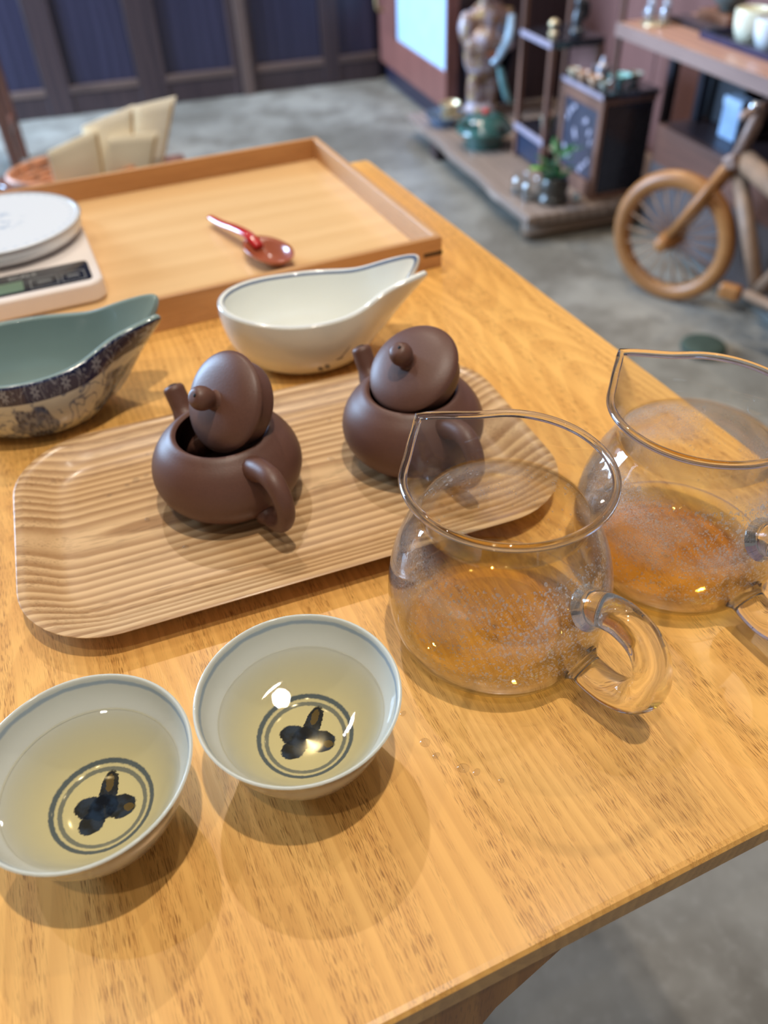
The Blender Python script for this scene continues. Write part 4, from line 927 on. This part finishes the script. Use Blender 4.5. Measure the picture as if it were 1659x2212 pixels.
# ------------------------------------------------------------------ glass pitchers
def pitcher(x, y, sp_ang, h_ang, label, glass, tea, lv, seed):
    rnd = random.Random(seed)
    root = empty('glass_pitcher', (x, y, T)); tag(root, label, 'pitcher', 'glass pitchers of amber tea')
    prof = splp([(.00002, .0012), (.026, .0012), (.034, .0003), (.0385, .0022), (.0432, .0085), (.0460, .0190), (.0466, .0300), (.0452, .0420), (.0415, .0545), (.0360, .0650), (.0330, .0698), (.0332, .0728), (.0352, .0785), (.0378, .0842), (.0402, .0890)], 5)
    n = 96; zn = .068; zt = .089
    def shape(r, z, a):
        if z > zn:
            w = ((z - zn) / (zt - zn)) ** 1.6; d = (a - sp_ang + math.pi) % (2 * math.pi) - math.pi
            r += w * (.0082 * math.exp(-abs(d) / .20) - .0012 * math.exp(-((abs(d) - .55) / .25) ** 2)); z += w * .0028 * math.exp(-(d / .35) ** 2)
        return r, z
    def shell(pf):
        v = []; f = []; m = len(pf)
        for r, z in pf:
            for i in range(n):
                a = 2 * math.pi * i / n; r_, z_ = shape(r, z, a); v.append((r_ * math.cos(a), r_ * math.sin(a), z_))
        for j in range(m - 1):
            for i in range(n): f.append((j * n + i, j * n + (i + 1) % n, (j + 1) * n + (i + 1) % n, (j + 1) * n + i))
        return MB().add(v, f)
    b = shell(prof).build('body', glass, root, True)
    so = b.modifiers.new('solid', 'SOLIDIFY'); so.thickness = .0007; so.offset = -1
    # rounded lip bead
    pts = []
    for i in range(n + 1):
        a = 2 * math.pi * (i % n) / n; r_, z_ = shape(.0402, .0890, a); pts.append((r_ * math.cos(a), r_ * math.sin(a), z_))
    MB().tube(pts, .0017, 12, False).build('lip', M['solid'], root, True)
    # solid glass handle
    ca, sa = math.cos(h_ang), math.sin(h_ang)
    hp = spl([(r * ca, r * sa, z) for r, z in ((.0440, .0490), (.0500, .0530), (.0590, .0545), (.0690, .0500), (.0745, .0400), (.0750, .0290), (.0700, .0190), (.0610, .0145), (.0530, .0145), (.0455, .0165))], 5); k = len(hp)
    MB().tube(hp, [.0071 + (.0022 if i in (0, k - 1) else (.0011 if i in (1, k - 2) else 0)) for i in range(k)], 20, True, 1.0, (-sa, ca, 0)).build('handle', M['solid'], root, True)
    # tea
    ip = [(r, z) for r, z in prof if .003 < z < lv]; rr = None
    for (ra, za), (rb, zb) in zip(prof, prof[1:]):
        if za <= lv <= zb: rr = ra + (rb - ra) * (lv - za) / (zb - za)
    q = [(.00002, .0022), (.030, .0022), (.0345, .0022)] + [(r - .0009, z) for r, z in ip if r > .036] + [(rr - .0009, lv + .0006), (rr - .0024, lv + .0001), (rr * .6, lv), (.00002, lv)]
    MB().lathe(q, 72).build('tea', tea, root, True)
    # condensation beads on the wall
    v = []; f = []
    def dome(a, z, r):
        r0 = None
        for (ra, za), (rb, zb) in zip(prof, prof[1:]):
            if za <= z <= zb and zb > za: r0 = ra + (rb - ra) * (z - za) / (zb - za); dr = (rb - ra) / (zb - za)
        if r0 is None: return
        r0 -= .0007
        P = Vector((r0 * math.cos(a), r0 * math.sin(a), z)); nrm = Vector((-math.cos(a), -math.sin(a), dr)).normalized(); tx = Vector((-math.sin(a), math.cos(a), 0)); ty = nrm.cross(tx)
        k0 = len(v); e = rnd.uniform(.8, 1.5); sk = rnd.uniform(-.5, .5)
        for rr_, hh in ((1, -.05), (.7, .36)):
            for i in range(7):
                w = 2 * math.pi * i / 7; v.append(P + r * rr_ * ((math.cos(w) + sk * math.sin(w)) * tx + e * math.sin(w) * ty) + nrm * r * hh)
        v.append(P + nrm * r * .52)
        for i in range(7):
            j = (i + 1) % 7; f.append((k0 + i, k0 + j, k0 + 7 + j, k0 + 7 + i)); f.append((k0 + 7 + i, k0 + 7 + j, k0 + 14))
    for i in range(3600):
        a = rnd.gauss(-1.35, .75); z = rnd.uniform(.016, .062); r = .00018 + .00046 * rnd.random() ** 3
        dome(a, z, r)
    for i in range(500):
        dome(rnd.uniform(0, 6.28), rnd.uniform(.03, .064), .00016 + .0004 * rnd.random() ** 3)
    for i in range(10): dome(rnd.uniform(0, 6.28), rnd.uniform(.05, .066), rnd.uniform(.0007, .0011))
    cd = MB().add(v, f).build('condensation', M['beads'], root, True, normals=False); cd['kind'] = 'stuff'
    return root
pitcher(.0476, .2337, R(131), R(-50), 'glass pitcher of amber tea standing between the cups and the other pitcher', M['glass'], M['tea'], .0125, 3)
pitcher(.1366, .2723, R(124), R(-66), 'glass pitcher of darker tea cut off by the right edge of the photo', M['glass2'], M['tea2'], .0115, 5)

# ------------------------------------------------------------------ water drops on the ash tray
def drops(name, pts, z, label):
    v = []; f = []
    for (x, y, r) in pts:
        k0 = len(v); n = 14; e = random.uniform(.8, 1.25); rot = random.uniform(0, 3.14)
        for rr_, hh in ((1, 0), (.85, .22), (.5, .38)):
            for i in range(n):
                w = 2 * math.pi * i / n; px, py = math.cos(w) * e, math.sin(w) / e
                v.append((x + r * rr_ * (px * math.cos(rot) - py * math.sin(rot)), y + r * rr_ * (px * math.sin(rot) + py * math.cos(rot)), z + r * hh))
        v.append((x, y, z + r * .42))
        for j in range(2):
            for i in range(n): f.append((k0 + j * n + i, k0 + j * n + (i + 1) % n, k0 + (j + 1) * n + (i + 1) % n, k0 + (j + 1) * n + i))
        for i in range(n): f.append((k0 + 2 * n + i, k0 + 2 * n + (i + 1) % n, k0 + 3 * n))
    o = MB().add(v, f).build(name, M['water'], None, True, normals=False); tag(o, label, 'water', kind='stuff'); return o
dp = [(-.136, .345, .0022), (-.131, .349, .0014), (-.140, .341, .0016), (-.134, .368, .0016), (-.126, .371, .0013), (-.145, .366, .0012), (-.1235, .312, .0016), (-.1205, .338, .0018), (-.013, .374, .0022), (-.018, .381, .0015), (-.008, .384, .0014), (-.021, .389, .0016), (-.028, .356, .0017), (-.006, .395, .0012), (-.030, .394, .0013), (-.148, .333, .0013), (.030, .312, .0020), (.034, .309, .0013), (-.10, .290, .0015)]
drops('water_drops', dp, OTZ, 'scattered clear water drops on the ash tray')
dt2 = [(.012, .176, .0022), (.016, .170, .0015), (.026, .164, .0024), (.031, .162, .0016), (.040, .158, .0012), (-.075, .178, .0014), (-.070, .172, .0012), (.004, .190, .0013)]
drops('water_drops', dt2, T, 'few small water drops on the bare table by the cups')
